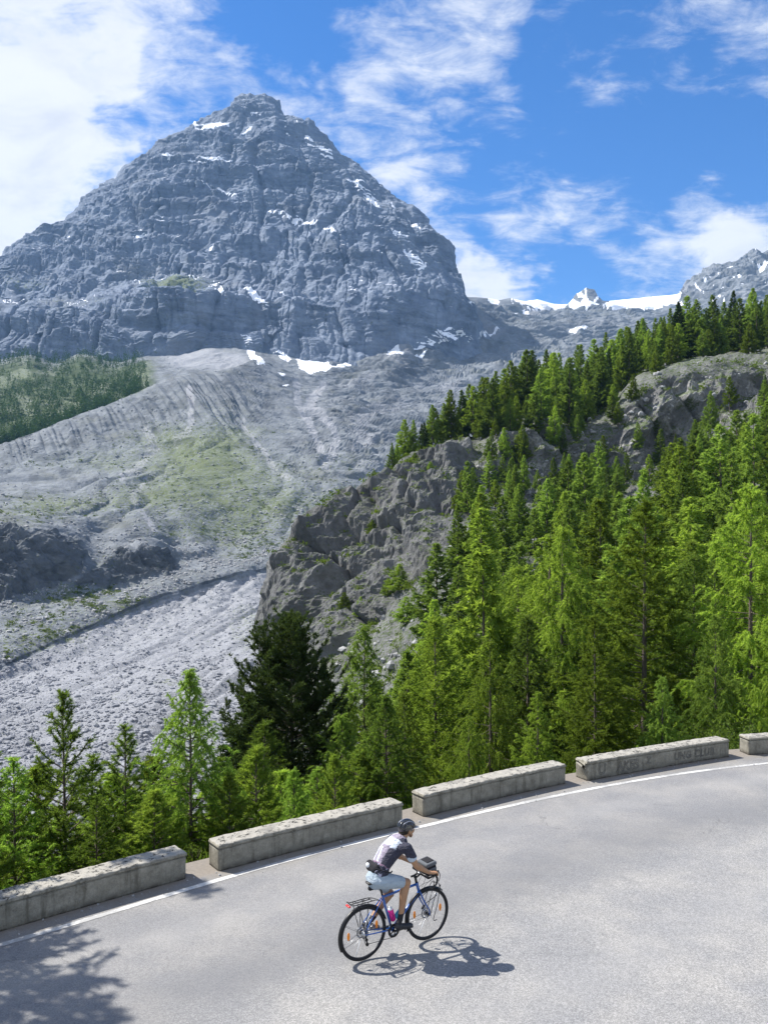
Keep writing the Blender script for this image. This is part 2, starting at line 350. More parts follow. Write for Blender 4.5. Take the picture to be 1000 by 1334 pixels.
# sharp small relief keeps the skyline rough
Pm = P + D
pxf, pyf = px.ravel(), py.ravel()
SN = [[(246, 165), (262, 159), (299, 158), (297, 163), (270, 167)], [(311, 172), (329, 162), (327, 168), (316, 174)], [(214, 208), (222, 206), (232, 214), (227, 219)],
      [(238, 212), (262, 209), (290, 208), (305, 204), (297, 212), (262, 217)], [(262, 239), (285, 243), (318, 257), (300, 253)], [(340, 270), (374, 276), (390, 278), (414, 288), (408, 293), (392, 288), (372, 280)],
      [(173, 303), (186, 299), (189, 304), (178, 310)], [(205, 292), (214, 280), (212, 292)], [(317, 379), (328, 378), (348, 394), (350, 402), (335, 396)], [(396, 170), (404, 172), (412, 185), (430, 199), (435, 207), (420, 201), (404, 186)],
      [(447, 237), (470, 240), (490, 254), (496, 269), (484, 263), (476, 255), (462, 244)], [(521, 329), (535, 333), (552, 341), (557, 349), (544, 347)], [(505, 262), (516, 268), (512, 271)], [(530, 280), (545, 290), (552, 300), (540, 293)],
      [(505, 300), (520, 300), (535, 306), (515, 306)], [(314, 436), (328, 444), (331, 462), (346, 474), (336, 475), (322, 462)], [(540, 446), (560, 436), (584, 426), (606, 433), (590, 446), (560, 452)], [(600, 438), (640, 430), (655, 434), (612, 444)], [(612, 392), (630, 390), (640, 404), (622, 402)], [(356, 462), (364, 457), (380, 470), (372, 471)], [(244, 360), (262, 368), (250, 366)],
      [(280, 376), (290, 376), (292, 384)], [(262, 326), (270, 324), (280, 318), (276, 327)], [(355, 375), (372, 385), (365, 384)], [(80, 307), (92, 306), (90, 310)], [(383, 157), (390, 165), (386, 164)], [(372, 166), (378, 172), (370, 170)],
      [(325, 146), (340, 148), (338, 151)], [(200, 213), (196, 208), (204, 210)], [(418, 293), (436, 300), (440, 306), (424, 298)]]
snow = polys(pxf, pyf, SN, 3.5, 0.16)
sn2 = fbm2(pxf / 13, pyf / 9, 4, 31.0); nzp = grid_normals(*[Pm.reshape(shp + (3,))[..., i] for i in range(3)])[..., 2].ravel()
snow = snow * smooth01(nzp, 0.18, 0.5)
snow = np.maximum(snow, ((nzp > 0.86) & (sn2 > 0.16) & (pyf < 400) & (perlin(pxf / 50, pyf / 40) > -0.05)).astype(np.float32) * 0.75)
grass = blob(pxf, pyf, 215, 366, 42, 7, 0.95) + blob(pxf, pyf, 245, 372, 38, 8, 0.6) + blob(pxf, pyf, 30, 368, 30, 8, .55) + blob(pxf, pyf, 110, 476, 60, 10, 0.8) + blob(pxf, pyf, 160, 478, 28, 6, 0.8) + blob(pxf, pyf, 80, 395, 60, 12, .28)
pale = blob(pxf, pyf, 190, 352, 70, 14, 0.45) + blob(pxf, pyf, 30, 420, 40, 25, 0.35) + blob(pxf, pyf, 300, 372, 50, 8, 0.4) + blob(pxf, pyf, 270, 475, 90, 12, 0.9) + blob(pxf, pyf, 370, 482, 50, 9, .7)
dark = 0.35 * smooth01(perlin(pxf / 45, pyf / 35), 0.05, 0.5)
m_peak = rock_material('peak_rock', (0.080, 0.105, 0.155), (0.30, 0.345, 0.425), 0.012, 2.0, tint=(0.19, 0.215, 0.26), strata=True, grass=(0.12, 0.15, 0.045), pale=(0.34, 0.345, 0.35))  # rock tones tinted blue to carry part of the distance haze
peak = mesh_np('mountain', Pm, grid_quads(*shp), mat=m_peak, smooth=False,
               attrs={'snow': snow, 'grass': grass, 'pale': pale, 'dark': dark, 'soil': np.zeros_like(pxf)})
tag(peak, 'great grey rock pyramid with snow patches above the valley', 'mountain', kind='structure')

# ---------------- valley floor, boulder fan, moraine, glacier-worn slabs and snow saddle
vp = np.arange(-300, 1301, 1.15)
v = []
v.append([(-300, 1250, 150), (350, 1250, 150), (1300, 1250, 150)])
v.append([(-300, 1010, 240), (0, 1010, 240), (350, 1000, 250), (1300, 1000, 250)])
v.append([(-300, 950, 290), (0, 935, 300), (100, 905, 330), (200, 885, 350), (350, 860, 380), (500, 850, 420), (1300, 850, 420)])
v.append([(-300, 975, 300), (-100, 905, 360), (0, 872, 420), (100, 826, 500), (200, 782, 590), (300, 752, 660), (350, 742, 700), (450, 705, 800), (600, 690, 850), (1300, 690, 850)])
v.append([(-300, 970, 301), (-100, 900, 361), (0, 867, 422), (100, 821, 502), (200, 777, 592), (300, 748, 662), (350, 738, 702), (450, 700, 803), (600, 686, 853), (1300, 686, 853)])
v.append([(-300, 800, 480), (0, 783, 540), (50, 778, 560), (100, 772, 580), (150, 765, 620), (200, 750, 650), (240, 738, 690), (300, 728, 740), (350, 715, 780), (450, 690, 860), (600, 675, 900), (1300, 670, 950)])
v.append([(-300, 690, 560), (0, 688, 585), (60, 692, 600), (105, 712, 625), (130, 735, 640), (150, 722, 655), (175, 712, 665), (205, 714, 680), (230, 725, 715), (300, 700, 810), (350, 685, 850), (450, 660, 930), (600, 650, 1000), (1300, 640, 1100)])
v.append([(-300, 650, 700), (0, 648, 760), (100, 655, 780), (200, 650, 860), (300, 640, 930), (350, 632, 960), (450, 625, 1000), (600, 610, 1150), (1300, 600, 1300)])
v.append([(-300, 640, 900), (0, 612, 1010), (100, 598, 1080), (200, 582, 1130), (260, 590, 1080), (300, 585, 1100), (350, 578, 1150), (400, 570, 1200), (450, 560, 1250), (600, 550, 1400), (1300, 540, 1500)])
v.append([(-300, 612, 1040), (0, 580, 1150), (50, 562, 1190), (100, 541, 1240), (150, 524, 1300), (180, 509, 1330), (220, 493, 1380), (245, 487, 1400), (275, 483, 1450), (300, 481, 1500), (330, 468, 1650), (350, 474, 1700), (400, 510, 1600), (450, 515, 1600), (600, 500, 1900), (1300, 480, 2200)])
v.append([(-300, 622, 1080), (0, 588, 1190), (50, 570, 1230), (100, 549, 1290), (150, 531, 1350), (180, 515, 1390), (220, 496, 1450), (245, 489, 1480), (275, 485, 1540), (300, 482, 1600), (330, 469, 1720), (350, 474, 1760), (400, 500, 1700), (450, 500, 1750), (520, 488, 1850), (600, 470, 2300), (700, 455, 2600), (1300, 440, 2900)])
v.append([(-300, 540, 1500), (0, 530, 1480), (100, 515, 1500), (160, 505, 1520), (200, 492, 1600), (260, 476, 1750), (300, 466, 1850), (330, 462, 1850), (380, 482, 1850), (450, 480, 1950), (520, 460, 2050), (580, 440, 2350), (650, 430, 2800), (750, 420, 3100), (1300, 410, 3400)])
v.append([(-300, 480, 1950), (-60, 462, 1980), (0, 472, 2000), (40, 462, 2000), (75, 478, 2010), (105, 460, 2010), (150, 475, 2010), (190, 466, 2010), (230, 466, 2050), (275, 454, 2050), (310, 455, 2080), (350, 463, 2080), (400, 470, 2080), (450, 470, 2100), (500, 452, 2180), (550, 438, 2260), (600, 420, 2500), (640, 408, 3100), (700, 408, 3500), (800, 406, 3600), (850, 404, 3650), (900, 398, 3500), (1000, 390, 3300), (1300, 370, 3300)])
v.append([(-300, 470, 2500), (400, 460, 2500), (550, 425, 2700), (590, 400, 3000), (608, 387, 3500), (636, 388, 3800), (650, 391, 3900), (664, 388, 3900), (684, 392, 3900), (700, 390, 4000), (722, 396, 4050), (740, 397, 4100), (748, 392, 4200), (753, 387, 4200), (758, 388, 4200), (764, 384, 4200), (771, 386, 4200), (778, 390, 4200), (787, 393, 4250), (800, 392, 4400), (844, 387, 4500), (886, 383, 4500), (892, 376, 4000), (914, 363, 3900), (928, 354, 3900), (940, 350, 3900), (952, 346, 3900), (975, 339, 3900), (985, 335, 3900), (1000, 332, 3900), (1050, 312, 3900), (1100, 300, 3900), (1200, 330, 3900), (1300, 300, 3900)])
v.append([(-300, 600, 4200), (600, 460, 5200), (1300, 420, 5200)])
v.append([(-300, 660, 7000), (600, 660, 7000), (1300, 660, 7000)])
X, Y, Z, px, py, rp = sheet(v, vp, 1.05, 7, 16, (13, 14))
N = smooth_normals(X, Y, Z, 5)
shp = X.shape; P = np.stack([X, Y, Z], -1).reshape(-1, 3).astype(np.float32); Yf = Y.ravel().astype(np.float32)
pxf, pyf, rpf = px.ravel(), py.ravel(), rp.ravel()
slab = smooth01(pxf + (pyf - 560) * 0.35, 360, 430) * smooth01(-pyf, -640, -600) * smooth01(rpf, 6.5, 7.5)       # polished slabs on the right
knoll = polys(pxf, pyf, [[(-300, 686), (0, 684), (60, 688), (105, 700), (118, 722), (108, 742), (60, 765), (0, 782), (-300, 800)], [(98, 762), (120, 742), (145, 724), (178, 712), (208, 712), (234, 728), (222, 744), (185, 752), (140, 762)]], 10, 0.05)
knoll = box_blur(knoll.reshape(shp), 2).ravel()
cliffy = smooth01(rpf, 8.05, 8.4) * (1 - smooth01(rpf, 8.93, 9.0)) * (1 - smooth01(pxf, 330, 400))
cliffy2 = smooth01(rpf, 7.8, 8.6) * (1 - smooth01(rpf, 8.97, 9.03)) * (1 - smooth01(pxf, 300, 360))
far = smooth01(rpf, 12.2, 12.9)
peakr = smooth01(pxf, 880, 900) * smooth01(rpf, 12.0, 12.8) + np.exp(-((pxf - 765) / 18) ** 2) * smooth01(rpf, 12.5, 13)
base = 0.115 + 0.05 * slab + 0.16 * knoll + 0.25 * np.clip(peakr, 0, 1)
fan = smooth01(-rpf, -3.0, -2.93) * (1 - smooth01(pxf, 345, 420)); fan *= 1.0
base = base * (1 - 0.5 * fan)
warp = perlin(P[:, 0] / 90, P[:, 1] / 90, P[:, 2] / 90) * 30
Pw = P + np.stack([warp, warp * .6, warp * .3], -1)
dsp = base * fractal(Pw, Yf, -1, 8, lo=1.8, hi=45, mode='mix', gain=0.97)
dsp += (0.16 * slab) * fractal(Pw + 300, Yf, 2, 7, lo=3, hi=40, mode='billow', st=(2.4, 1.2, .6), seed=2)
dsp += (0.2 * knoll) * fractal(Pw + 300, Yf, 0, 5, lo=3, hi=40, mode='ridge', st=(.7, .7, 1.6), seed=2)
fl = P[:, 0] + 0.55 * P[:, 1]
flute = np.abs(perlin(fl / 24 + warp * 0.02, P[:, 2] / 160, np.full_like(fl, 3.3))) * 1.5 + 0.7 * np.abs(perlin(fl / 9, P[:, 2] / 90, np.full_like(fl, 8.8)))
dsp += cliffy2 * 7.5 * (flute - 0.55) * (0.55 + 0.9 * np.clip(perlin(P[:, 0] / 120, P[:, 1] / 120) + .3, 0, 1))
# dry runnels down the debris slopes
run = np.abs(perlin(P[:, 0] / 42 + warp * 0.03, P[:, 1] / 190, np.full_like(fl, 1.7)))
dsp += (1 - slab) * (1 - fan) * smooth01(rpf, 5, 6) * (1 - smooth01(rpf, 8, 8.5)) * 5.0 * (np.minimum(run * 2.2, 1) - 0.7)
# cut channels on the fan
q_ = P[:, 0] * .99 - P[:, 1] * .145 + warp * .12
ch = np.abs(perlin(q_ / 26 + 5, P[:, 1] / 230, np.full_like(fl, 6.1)))
ch2 = np.abs(perlin(q_ / 9 + 2, P[:, 1] / 110, np.full_like(fl, 2.1)))
dsp += 2.2 * np.exp(-((rpf - 3.3) / 0.8) ** 2) * perlin(P[:, 0] / 7, P[:, 1] / 7) * (pxf < 420)
dsp += fan * (2.6 * (np.minimum(ch * 3.4, 1) - 0.8) + 0.9 * (np.minimum(ch2 * 3, 1) - .7))
calm = 1 - 0.85 * far * (1 - np.clip(peakr, 0, 1))
crest_guard = 1 - 0.6 * np.exp(-((rpf - 9) / 0.25) ** 2) * (pxf < 330)
Nf = N.reshape(-1, 3)
Pv = P + (dsp * calm * crest_guard)[:, None] * Nf
SNV = [[(384, 469), (405, 465), (426, 474), (441, 478), (405, 489), (396, 484)], [(436, 478), (450, 469), (459, 475), (445, 479)], [(501, 449), (511, 444), (527, 457), (524, 462), (505, 461)],
       [(520, 446), (545, 439), (572, 432), (584, 424), (592, 426), (607, 433), (585, 441), (566, 448), (545, 452)], [(776, 403), (785, 395), (800, 391), (844, 386), (890, 381), (884, 396), (862, 400), (842, 407), (800, 406)],
       [(700, 386), (722, 393), (745, 395), (735, 402), (712, 403), (690, 396)], [(600, 437), (640, 430), (655, 431), (610, 441)], [(664, 386), (690, 389), (700, 394), (680, 398)], [(790, 382), (776, 392), (782, 402), (765, 404), (740, 400), (744, 390), (756, 394), (764, 383), (768, 392)],
       [(316, 438), (328, 444), (331, 462), (346, 474), (336, 475), (322, 462)], [(356, 462), (364, 457), (380, 470), (372, 471)], [(636, 386), (650, 390), (648, 400), (638, 396)], [(360, 487), (372, 487), (368, 491)], [(365, 503), (378, 501), (374, 505)],
       [(740, 433), (760, 426), (770, 428), (750, 436)], [(540, 462), (556, 458), (550, 464)]]
snow = polys(pxf, pyf, SNV, 3.0, 0.13)
sn = fbm2(pxf / 11, pyf / 8, 4, 17.0)
snow = np.maximum(snow, ((sn > 0.26) & (pxf > 885) & (rpf > 12)) * 0.9)
snow = np.maximum(snow, ((sn > 0.16) & (pxf > 665) & (pxf < 760) & (pyf < 410) & (rpf > 12)) * 0.85)
gp = 0
for b in [(265, 565, 60, 55, .62), (235, 610, 90, 60, .45), (300, 650, 90, 60, .38), (120, 655, 110, 16, .46), (330, 690, 60, 40, .42), (60, 655, 60, 12, .5), (150, 800, 160, 40, .40), (40, 840, 90, 26, .48),
          (20, 672, 60, 10, .35), (285, 535, 40, 14, .6), (270, 575, 40, 30, .3), (200, 640, 60, 20, .3), (370, 655, 60, 20, .35), (460, 600, 50, 14, .35), (140, 600, 50, 14, .35), (250, 690, 60, 14, .4), (330, 560, 40, 10, .35), (430, 640, 80, 25, .28), (325, 830, 36, 60, .5), (215, 890, 30, 10, .55), (150, 905, 30, 8, .5), (95, 935, 30, 10, .5), (180, 510, 30, 14, .8), (190, 560, 90, 20, .36),
          (60, 600, 90, 16, .3), (90, 770, 40, 14, .5), (350, 610, 60, 20, .33), (140, 735, 20, 20, .4)]:
    gp = gp + blob(pxf, pyf, *b)
gp = gp * (1 - knoll * .8) * (1 - 0.75 * fan * (1 - 0.9 * (gp > 0.42)))
behind = smooth01(rpf, 9.02, 9.1) * (1 - smooth01(rpf, 11.6, 12.1)) * (1 - smooth01(pxf, 190, 212))
gp = np.clip(np.maximum(gp, behind * 0.95), 0, 1)
gp = np.maximum(gp, blob(pxf, pyf, 110, 473, 62, 12, 0.75) * (rpf > 11))
pale = fan * 1.0 + blob(pxf, pyf, 265, 468, 60, 14, 1.0) * (rpf > 9) + blob(pxf, pyf, 330, 500, 60, 30, .35) + 0.5 * slab * smooth01(perlin(pxf / 50, pyf / 26), -.1, .4)
# pale washed stream beds
def seg(px, py, pts, r):
    dmin = np.full(px.shape, 1e9)
    for (x1, y1), (x2, y2) in zip(pts[:-1], pts[1:]):
        dx, dy = x2 - x1, y2 - y1; tt = np.clip(((px - x1) * dx + (py - y1) * dy) / (dx * dx + dy * dy), 0, 1)
        dmin = np.minimum(dmin, np.hypot(px - x1 - tt * dx, py - y1 - tt * dy))
    return np.exp(-(dmin / r) ** 2)
wx = pxf + 7 * fbm2(pxf / 22, pyf / 22, 3, 2.2); wy = pyf + 5 * fbm2(pxf / 22, pyf / 22, 3, 5.2)
streams = [([(385, 500), (388, 530), (398, 545), (412, 568), (420, 590), (425, 610)], 6), ([(318, 545), (320, 560), (345, 590), (360, 612), (380, 625)], 4), ([(245, 505), (250, 530), (246, 560), (230, 575)], 5), ([(160, 625), (185, 600), (200, 580), (190, 560)], 6), ([(430, 600), (440, 575), (430, 550), (400, 530), (420, 500)], 7), ([(205, 690), (170, 650), (190, 625)], 4)]
st = 0
for pts, r in streams: st = np.maximum(st, seg(wx, wy, pts, r))
pale = np.clip(np.maximum(pale, st * 0.9), 0, 1.2)
edge_d = smooth01(rpf, 3.0, 3.15) * (1 - smooth01(rpf, 3.9, 4.05)) * (pxf < 420)  # shadow line under the cut bank, painted into the dark mask
dark = np.clip(knoll * 0.60 + edge_d * 0.75 * smooth01(fbm2(pxf / 9, pyf / 9, 3, 61.0), -0.25, 0.15) + 0.15 * cliffy * smooth01(flute, 0.1, .7) + slab * 0.30 * smooth01(perlin(pxf / 30, pyf / 14, np.full_like(pxf, 4.4)), .1, .5) + 0.6 * fan * smooth01(0.09 - ch, 0, .09) + 0.3 * fan * smooth01(0.1 - ch2, 0, .1) + 0.45 * (1 - fan) * smooth01(fbm2(pxf / 26, pyf / 12, 4, 33.0), 0.02, 0.30), 0, 1)
gp *= (1 - 0.7 * cliffy)
m_val = rock_material('valley_rock', (0.092, 0.105, 0.122), (0.255, 0.272, 0.290), 0.035, 1.1, tint=(0.155, 0.165, 0.16), pale=(0.29, 0.30, 0.325), grass=(0.105, 0.135, 0.042), pebble=1.15)
valley = mesh_np('valley_terrain', Pv, grid_quads(*shp), mat=m_val, smooth=False,
                 attrs={'snow': snow, 'grass': gp, 'pale': pale, 'dark': dark, 'soil': np.zeros_like(pxf), 'moss': behind * 0.9 * smooth01(fbm2(pxf / 20, pyf / 8, 3, 23.0), -.35, .1)})
tag(valley, 'pale gravel valley with moraine ridge, worn rock slabs and snow saddle', 'valley', kind='structure')
VAL = dict(P=Pv.reshape(shp + (3,)), px=px, py=py, rp=rp, fan=fan.reshape(shp), grass=gp.reshape(shp), knoll=knoll.reshape(shp))
# ---------------- wooded hillside and rock outcrop on this side of the valley
WALLPX = [(-300, 1301), (0, 1215), (243, 1145), (285, 1136), (525, 1075), (552, 1065), (737, 1021), (765, 1018), (950, 986), (975, 984), (1128, 978), (1354, 984)]
def wallY(x): return 5.5 * F / (np.interp(x, [q[0] for q in WALLPX], [q[1] for q in WALLPX]) - HOR)
hp = np.arange(-300, 1331, 1.3)
def pz(x, Y, z): return (x, HOR + F * (CH - z) / Y, Y)
xs_n = list(range(-300, 1351, 50))
h = []
h.append([pz(x, wallY(x) + 0.5, -0.06) for x in xs_n])
h.append([pz(x, wallY(x) + 1.1, -0.25) for x in xs_n])
h.append([pz(x, wallY(x) + 3.0, -1.7) for x in xs_n])
h.append([pz(x, wallY(x) + 8.0, -4.6 - (1.0 if x < 400 else 0)) for x in xs_n])
h.append([pz(-300, 32, -14), pz(0, 34, -13.5), pz(300, 36, -12.5), pz(450, 38, -10), pz(700, 38, -8), pz(1000, 38, -7), pz(1350, 38, -6)])
h.append([pz(-300, 55, -30), pz(0, 55, -30), pz(300, 55, -27), pz(450, 55, -19), pz(600, 55, -13), pz(700, 55, -10), pz(1000, 55, -7), pz(1350, 52, -4)])
h.append([pz(-300, 85, -50), pz(0, 85, -50), pz(300, 85, -46), pz(400, 85, -34), pz(500, 85, -22), pz(600, 85, -14), pz(700, 85, -8), pz(850, 85, -4), pz(1000, 85, 0), pz(1350, 80, 6)])
h.append([pz(-300, 150, -78), pz(300, 150, -76), pz(330, 150, -70), (346, 880, 150), (400, 850, 148), (440, 835, 145), (500, 800, 138), (540, 765, 136), (600, 715, 140), (640, 700, 140), (700, 720, 130), (800, 715, 130), (900, 690, 125), (1000, 650, 120), (1350, 600, 110)])
h.append([pz(-300, 165, -84), pz(330, 165, -80), (344, 850, 160), (350, 800, 162), (365, 768, 165), (400, 745, 168), (450, 722, 170), (500, 694, 172), (560, 662, 175), (600, 648, 178), (620, 645, 180), (700, 655, 185), (800, 650, 185), (900, 625, 180), (1000, 560, 180), (1350, 470, 180)])
h.append([pz(-300, 172, -88), pz(332, 172, -84), (345, 820, 168), (352, 772, 170), (365, 735, 172), (400, 705, 178), (450, 672, 185), (500, 640, 190), (560, 600, 198), (590, 590, 200), (612, 622, 200), (640, 625, 204), (700, 640, 205), (760, 622, 210), (800, 610, 212), (850, 600, 215), (900, 580, 215), (1000, 500, 220), (1350, 400, 220)])
h.append([pz(-300, 180, -90), pz(332, 180, -88), (345, 800, 172), (352, 756, 175), (365, 718, 178), (400, 688, 185), (450, 649, 192), (500, 623, 200), (530, 603, 205), (560, 586, 208), (585, 578, 210), (600, 582, 212), (620, 594, 214), (640, 570, 218), (700, 550, 222), (740, 556, 224), (760, 562, 225), (800, 540, 226), (830, 495, 228), (900, 474, 230), (1000, 466, 235), (1350, 380, 235)])
h.append([pz(-300, 190, -92), pz(332, 190, -90), (345, 795, 176), (352, 752, 180), (365, 713, 183), (400, 684, 190), (450, 646, 197), (500, 620, 205), (530, 600, 211), (560, 583, 215), (590, 576, 220), (610, 574, 232), (640, 560, 250), (700, 530, 275), (760, 520, 290), (800, 503, 300), (840, 482, 310), (900, 463, 320), (1000, 446, 325), (1350, 370, 330)])
h.append([pz(-300, 230, -94), pz(332, 230, -94), (345, 880, 240), (352, 830, 240), (400, 740, 250), (500, 665, 260), (600, 600, 290), (700, 550, 340), (800, 520, 370), (1000, 465, 400), (1350, 390, 400)])
h.append([pz(-300, 330, -95), pz(345, 330, -94), (400, 930, 400), (600, 800, 480), (1000, 600, 560), (1350, 520, 600)])
X, Y, Z, px, py, rp = sheet(h, hp, 1.3, 12, 7, ())
N = smooth_normals(X, Y, Z, 5)
shp = X.shape; P = np.stack([X, Y, Z], -1).reshape(-1, 3).astype(np.float32); Yf = Y.ravel().astype(np.float32)
pxf, pyf, rpf = px.ravel(), py.ravel(), rp.ravel()
POC = [(330, 900), (345, 790), (352, 750), (365, 700), (400, 670), (450, 630), (500, 600), (560, 570), (600, 560), (616, 590), (622, 640), (604, 690), (566, 735), (525, 775), (490, 812), (440, 850)]
PCL = [(632, 600), (650, 575), (668, 552), (700, 548), (740, 572), (790, 572), (830, 520), (870, 494), (960, 490), (1040, 496), (1040, 540), (950, 565), (890, 600), (850, 640), (760, 650), (700, 652), (650, 660)]
oc = polys(pxf, pyf, [POC], 5, 0.06); cl = polys(pxf, pyf, [PCL], 12, 0.05)
oc = box_blur(oc.reshape(shp), 3).ravel() * (rpf > 6.8); cl = box_blur(cl.reshape(shp), 3).ravel() * (rpf > 7)
crag = np.clip(oc + cl, 0, 1)
warp = perlin(P[:, 0] / 18, P[:, 1] / 18, P[:, 2] / 18) * 6
Pw = P + np.stack([warp, warp * .5, warp * .3], -1)
g0 = smooth01(rpf, 0.8, 2.5)
dsp = (0.16 * g0) * fractal(Pw, Yf, -3, 4, lo=2.4, hi=60, mode='mix')
dsp += 0.24 * crag * fractal(Pw + 50, Yf, -2, 4, lo=2.2, hi=80, mode='ridge', st=(1, 1, 1.25), gain=0.92)
w3_ = perlin(P[:, 0] / 22, P[:, 1] / 22, P[:, 2] / 22) * 7 + perlin(P[:, 0] / 6, P[:, 1] / 6, P[:, 2] / 6) * 1.8
sd_ = P[:, 2] * 0.72 - P[:, 0] * 0.62 + w3_
dsp += crag * (2.6 * saw(sd_ / 9.5) + 1.0 * saw(sd_ / 3.7 + .4) + 0.4 * saw(sd_ / 1.5)) * (0.6 + 0.5 * perlin(P[:, 0] / 15, P[:, 1] / 15, P[:, 2] / 9))
dsp -= crag * 2.2 * np.clip(1 - np.abs(perlin((P[:, 0] * .8 + P[:, 2] * .5 + w3_) / 11, P[:, 1] / 60, P[:, 2] / 50)) / .14, 0, 1)
dsp += 0.09 * crag * fractal(Pw + 90, Yf, -1, 4, lo=2.6, hi=80, mode='mix', st=(.7, .7, 2.6), seed=6)
crest = 1 - 0.5 * np.exp(-((rpf - 11) / 0.4) ** 2) * oc
Nf = N.reshape(-1, 3)
Ph = P + (dsp * crest)[:, None] * (Nf * 0.8 + np.array([-0.1, -0.25, 0]) * crag[:, None])
gnz = grid_normals(*[Ph.reshape(shp + (3,))[..., i] for i in range(3)])[..., 2].ravel()
grass = 0.62 + 0.25 * fbm2(pxf / 14, pyf / 10, 3, 8.0)
grass = np.where(crag > 0.3, 0.12 + 0.9 * smooth01(gnz, 0.42, 0.8) * (0.45 + 0.55 * cl), grass)
grass = np.maximum(grass, blob(pxf, pyf, 730, 500, 60, 22, .95) + blob(pxf, pyf, 880, 470, 60, 12, .95) + blob(pxf, pyf, 660, 550, 40, 14, .9) + blob(pxf, pyf, 740, 600, 60, 14, .5) + blob(pxf, pyf, 585, 620, 30, 10, .5) + blob(pxf, pyf, 850, 560, 30, 24, .5))
soil = smooth01(-rpf, -2.2, -0.9) * 0.7
pale = (cl * smooth01(fbm2(pxf / 22, pyf / 16, 3, 12.0), -0.15, .2)) * 0.50
pale = np.maximum(pale, blob(pxf, pyf, 500, 815, 30, 20, .4) + blob(pxf, pyf, 640, 700, 20, 30, .5))
m_hill = rock_material('hillside_ground', (0.078, 0.080, 0.083), (0.25, 0.25, 0.25), 0.16, 2.6, tint=(0.16, 0.16, 0.15), pale=(0.36, 0.355, 0.34), grass=(0.062, 0.098, 0.020), dirt=(0.16, 0.125, 0.095))
hill = mesh_np('hillside', Ph, grid_quads(*shp), mat=m_hill, smooth=False,
               attrs={'snow': np.zeros_like(pxf), 'grass': grass * g0, 'pale': pale, 'dark': np.clip(0.08 * oc + 0.35 * crag * smooth01(perlin(pxf / 30, pyf / 30), 0, .5), 0, 1), 'soil': soil})
tag(hill, 'steep wooded hillside with dark rock outcrop and cliff below the road', 'hillside', kind='structure')
HG = Ph.reshape(shp + (3,)); HPX, HPY, HRP = px, py, rp
_H0 = HG[:, :, 0]; _H1 = HG[:, :, 1]
def ground_near(x, y):
    """height of the hillside under (x, y)"""
    pxx = 500 + F * x / max(y, 1); j = int(np.clip(round((pxx - hp[0]) / 1.3), 3, len(hp) - 4))
    sub = HG[:, j - 3:j + 4]; q = (sub[..., 0] - x) ** 2 + (sub[..., 1] - y) ** 2
    return float(sub[np.unravel_index(np.argmin(q), q.shape)][2])

# ================================================================== ROAD
EDGE = [(5.5 * F / (b - HOR), a) for a, b in WALLPX]; EDGE = [((a - 500) / F * Yy, Yy) for Yy, a in EDGE]   # wall line on the ground
EDGE = [(-16.0, 2.9), (-12.0, 6.0)] + EDGE + [(22.0, 19.0), (30, 14.0)]
EX = np.array([e[0] for e in EDGE]); EY = np.array([e[1] for e in EDGE])
_x = np.arange(-16, 30.01, 0.1); _y = np.interp(_x, EX, EY)
for _ in range(3): _y = np.convolve(np.pad(_y, 6, mode='edge'), np.ones(13) / 13, mode='valid')
_y[:4] = np.interp(_x[:4], EX, EY)
CURVE = np.stack([_x, _y], -1)
def eY(x): return np.interp(x, _x, _y)
def edge_dist(X, Y):
    out = np.full(X.shape, 1e9); 
    for i in range(0, len(CURVE) - 1, 2): out = np.minimum(out, (X - CURVE[i, 0]) ** 2 + (Y - CURVE[i, 1]) ** 2)
    return np.sqrt(out) * np.sign(eY(X) - Y)
cx = np.concatenate([np.arange(-15.8, 29.8, 0.2)]); vt = np.concatenate([np.linspace(0, 0.05, 4)[:-1], np.linspace(0.05, 1, 90)])
slope = np.gradient(eY(cx), cx); outY = eY(cx) + 0.62 * np.sqrt(1 + slope ** 2)
GX = np.broadcast_to(cx, (len(vt), len(cx))).copy(); GY = outY[None] + (-9 - outY[None]) * vt[:, None]
GZ = 0.012 * perlin(GX / 3, GY / 3); GZ *= smooth01(edge_dist(GX, GY), 0.3, 2.0)
ed = edge_dist(GX, GY)
m, t = mat_new('asphalt')
Pp = t.n('ShaderNodeNewGeometry').outputs['Position']
e = t.attr('edge')
zone = t.ss(t.math('ADD', e, t.math('MULTIPLY', t.math('SUBTRACT', t.noise(Pp, 0.9, 6, 0.6), 0.5), 2.2)), 3.0, 3.7)
n_f = t.noise(Pp, 130, 3, 0.7); n_m = t.noise(Pp, 22, 6, 0.7); n_l = t.noise(Pp, 0.7, 7, 0.62)
vo = t.n('ShaderNodeTexVoronoi', {'Vector': Pp, 'Scale': 75.0}); vs = t.n('ShaderNodeSeparateXYZ', {0: vo.outputs['Color']})
fine = t.math('ADD', t.math('MULTIPLY', n_f, 0.55), t.math('MULTIPLY', vs.outputs[0], 0.45))
coarse = t.ramp(fine, [(0.25, (0.165, 0.166, 0.167)), (0.5, (0.235, 0.235, 0.233)), (0.74, (0.345, 0.342, 0.336))])
smooth_ = t.ramp(fine, [(0.2, (0.155, 0.155, 0.157)), (0.5, (0.215, 0.215, 0.216)), (0.8, (0.28, 0.278, 0.275))])
c = t.mix(zone, smooth_, coarse)
c = t.mix(t.ss(n_l, 0.35, 0.7), t.mix(1.0, c, (0.86, 0.87, 0.90, 1), 'MULTIPLY'), t.mix(1.0, c, (1.13, 1.11, 1.08, 1), 'MULTIPLY'))
streak = t.noise(t.scalev(Pp, (0.7, 1.6, 1)), 1.5, 6, 0.7, 1.0)
c = t.mix(1.0, c, (1.0, 0.995, 0.985, 1), 'MULTIPLY')
c = t.mix(t.math('MULTIPLY', t.ss(streak, 0.56, 0.72), 0.28), c, (0.11, 0.115, 0.12, 1))
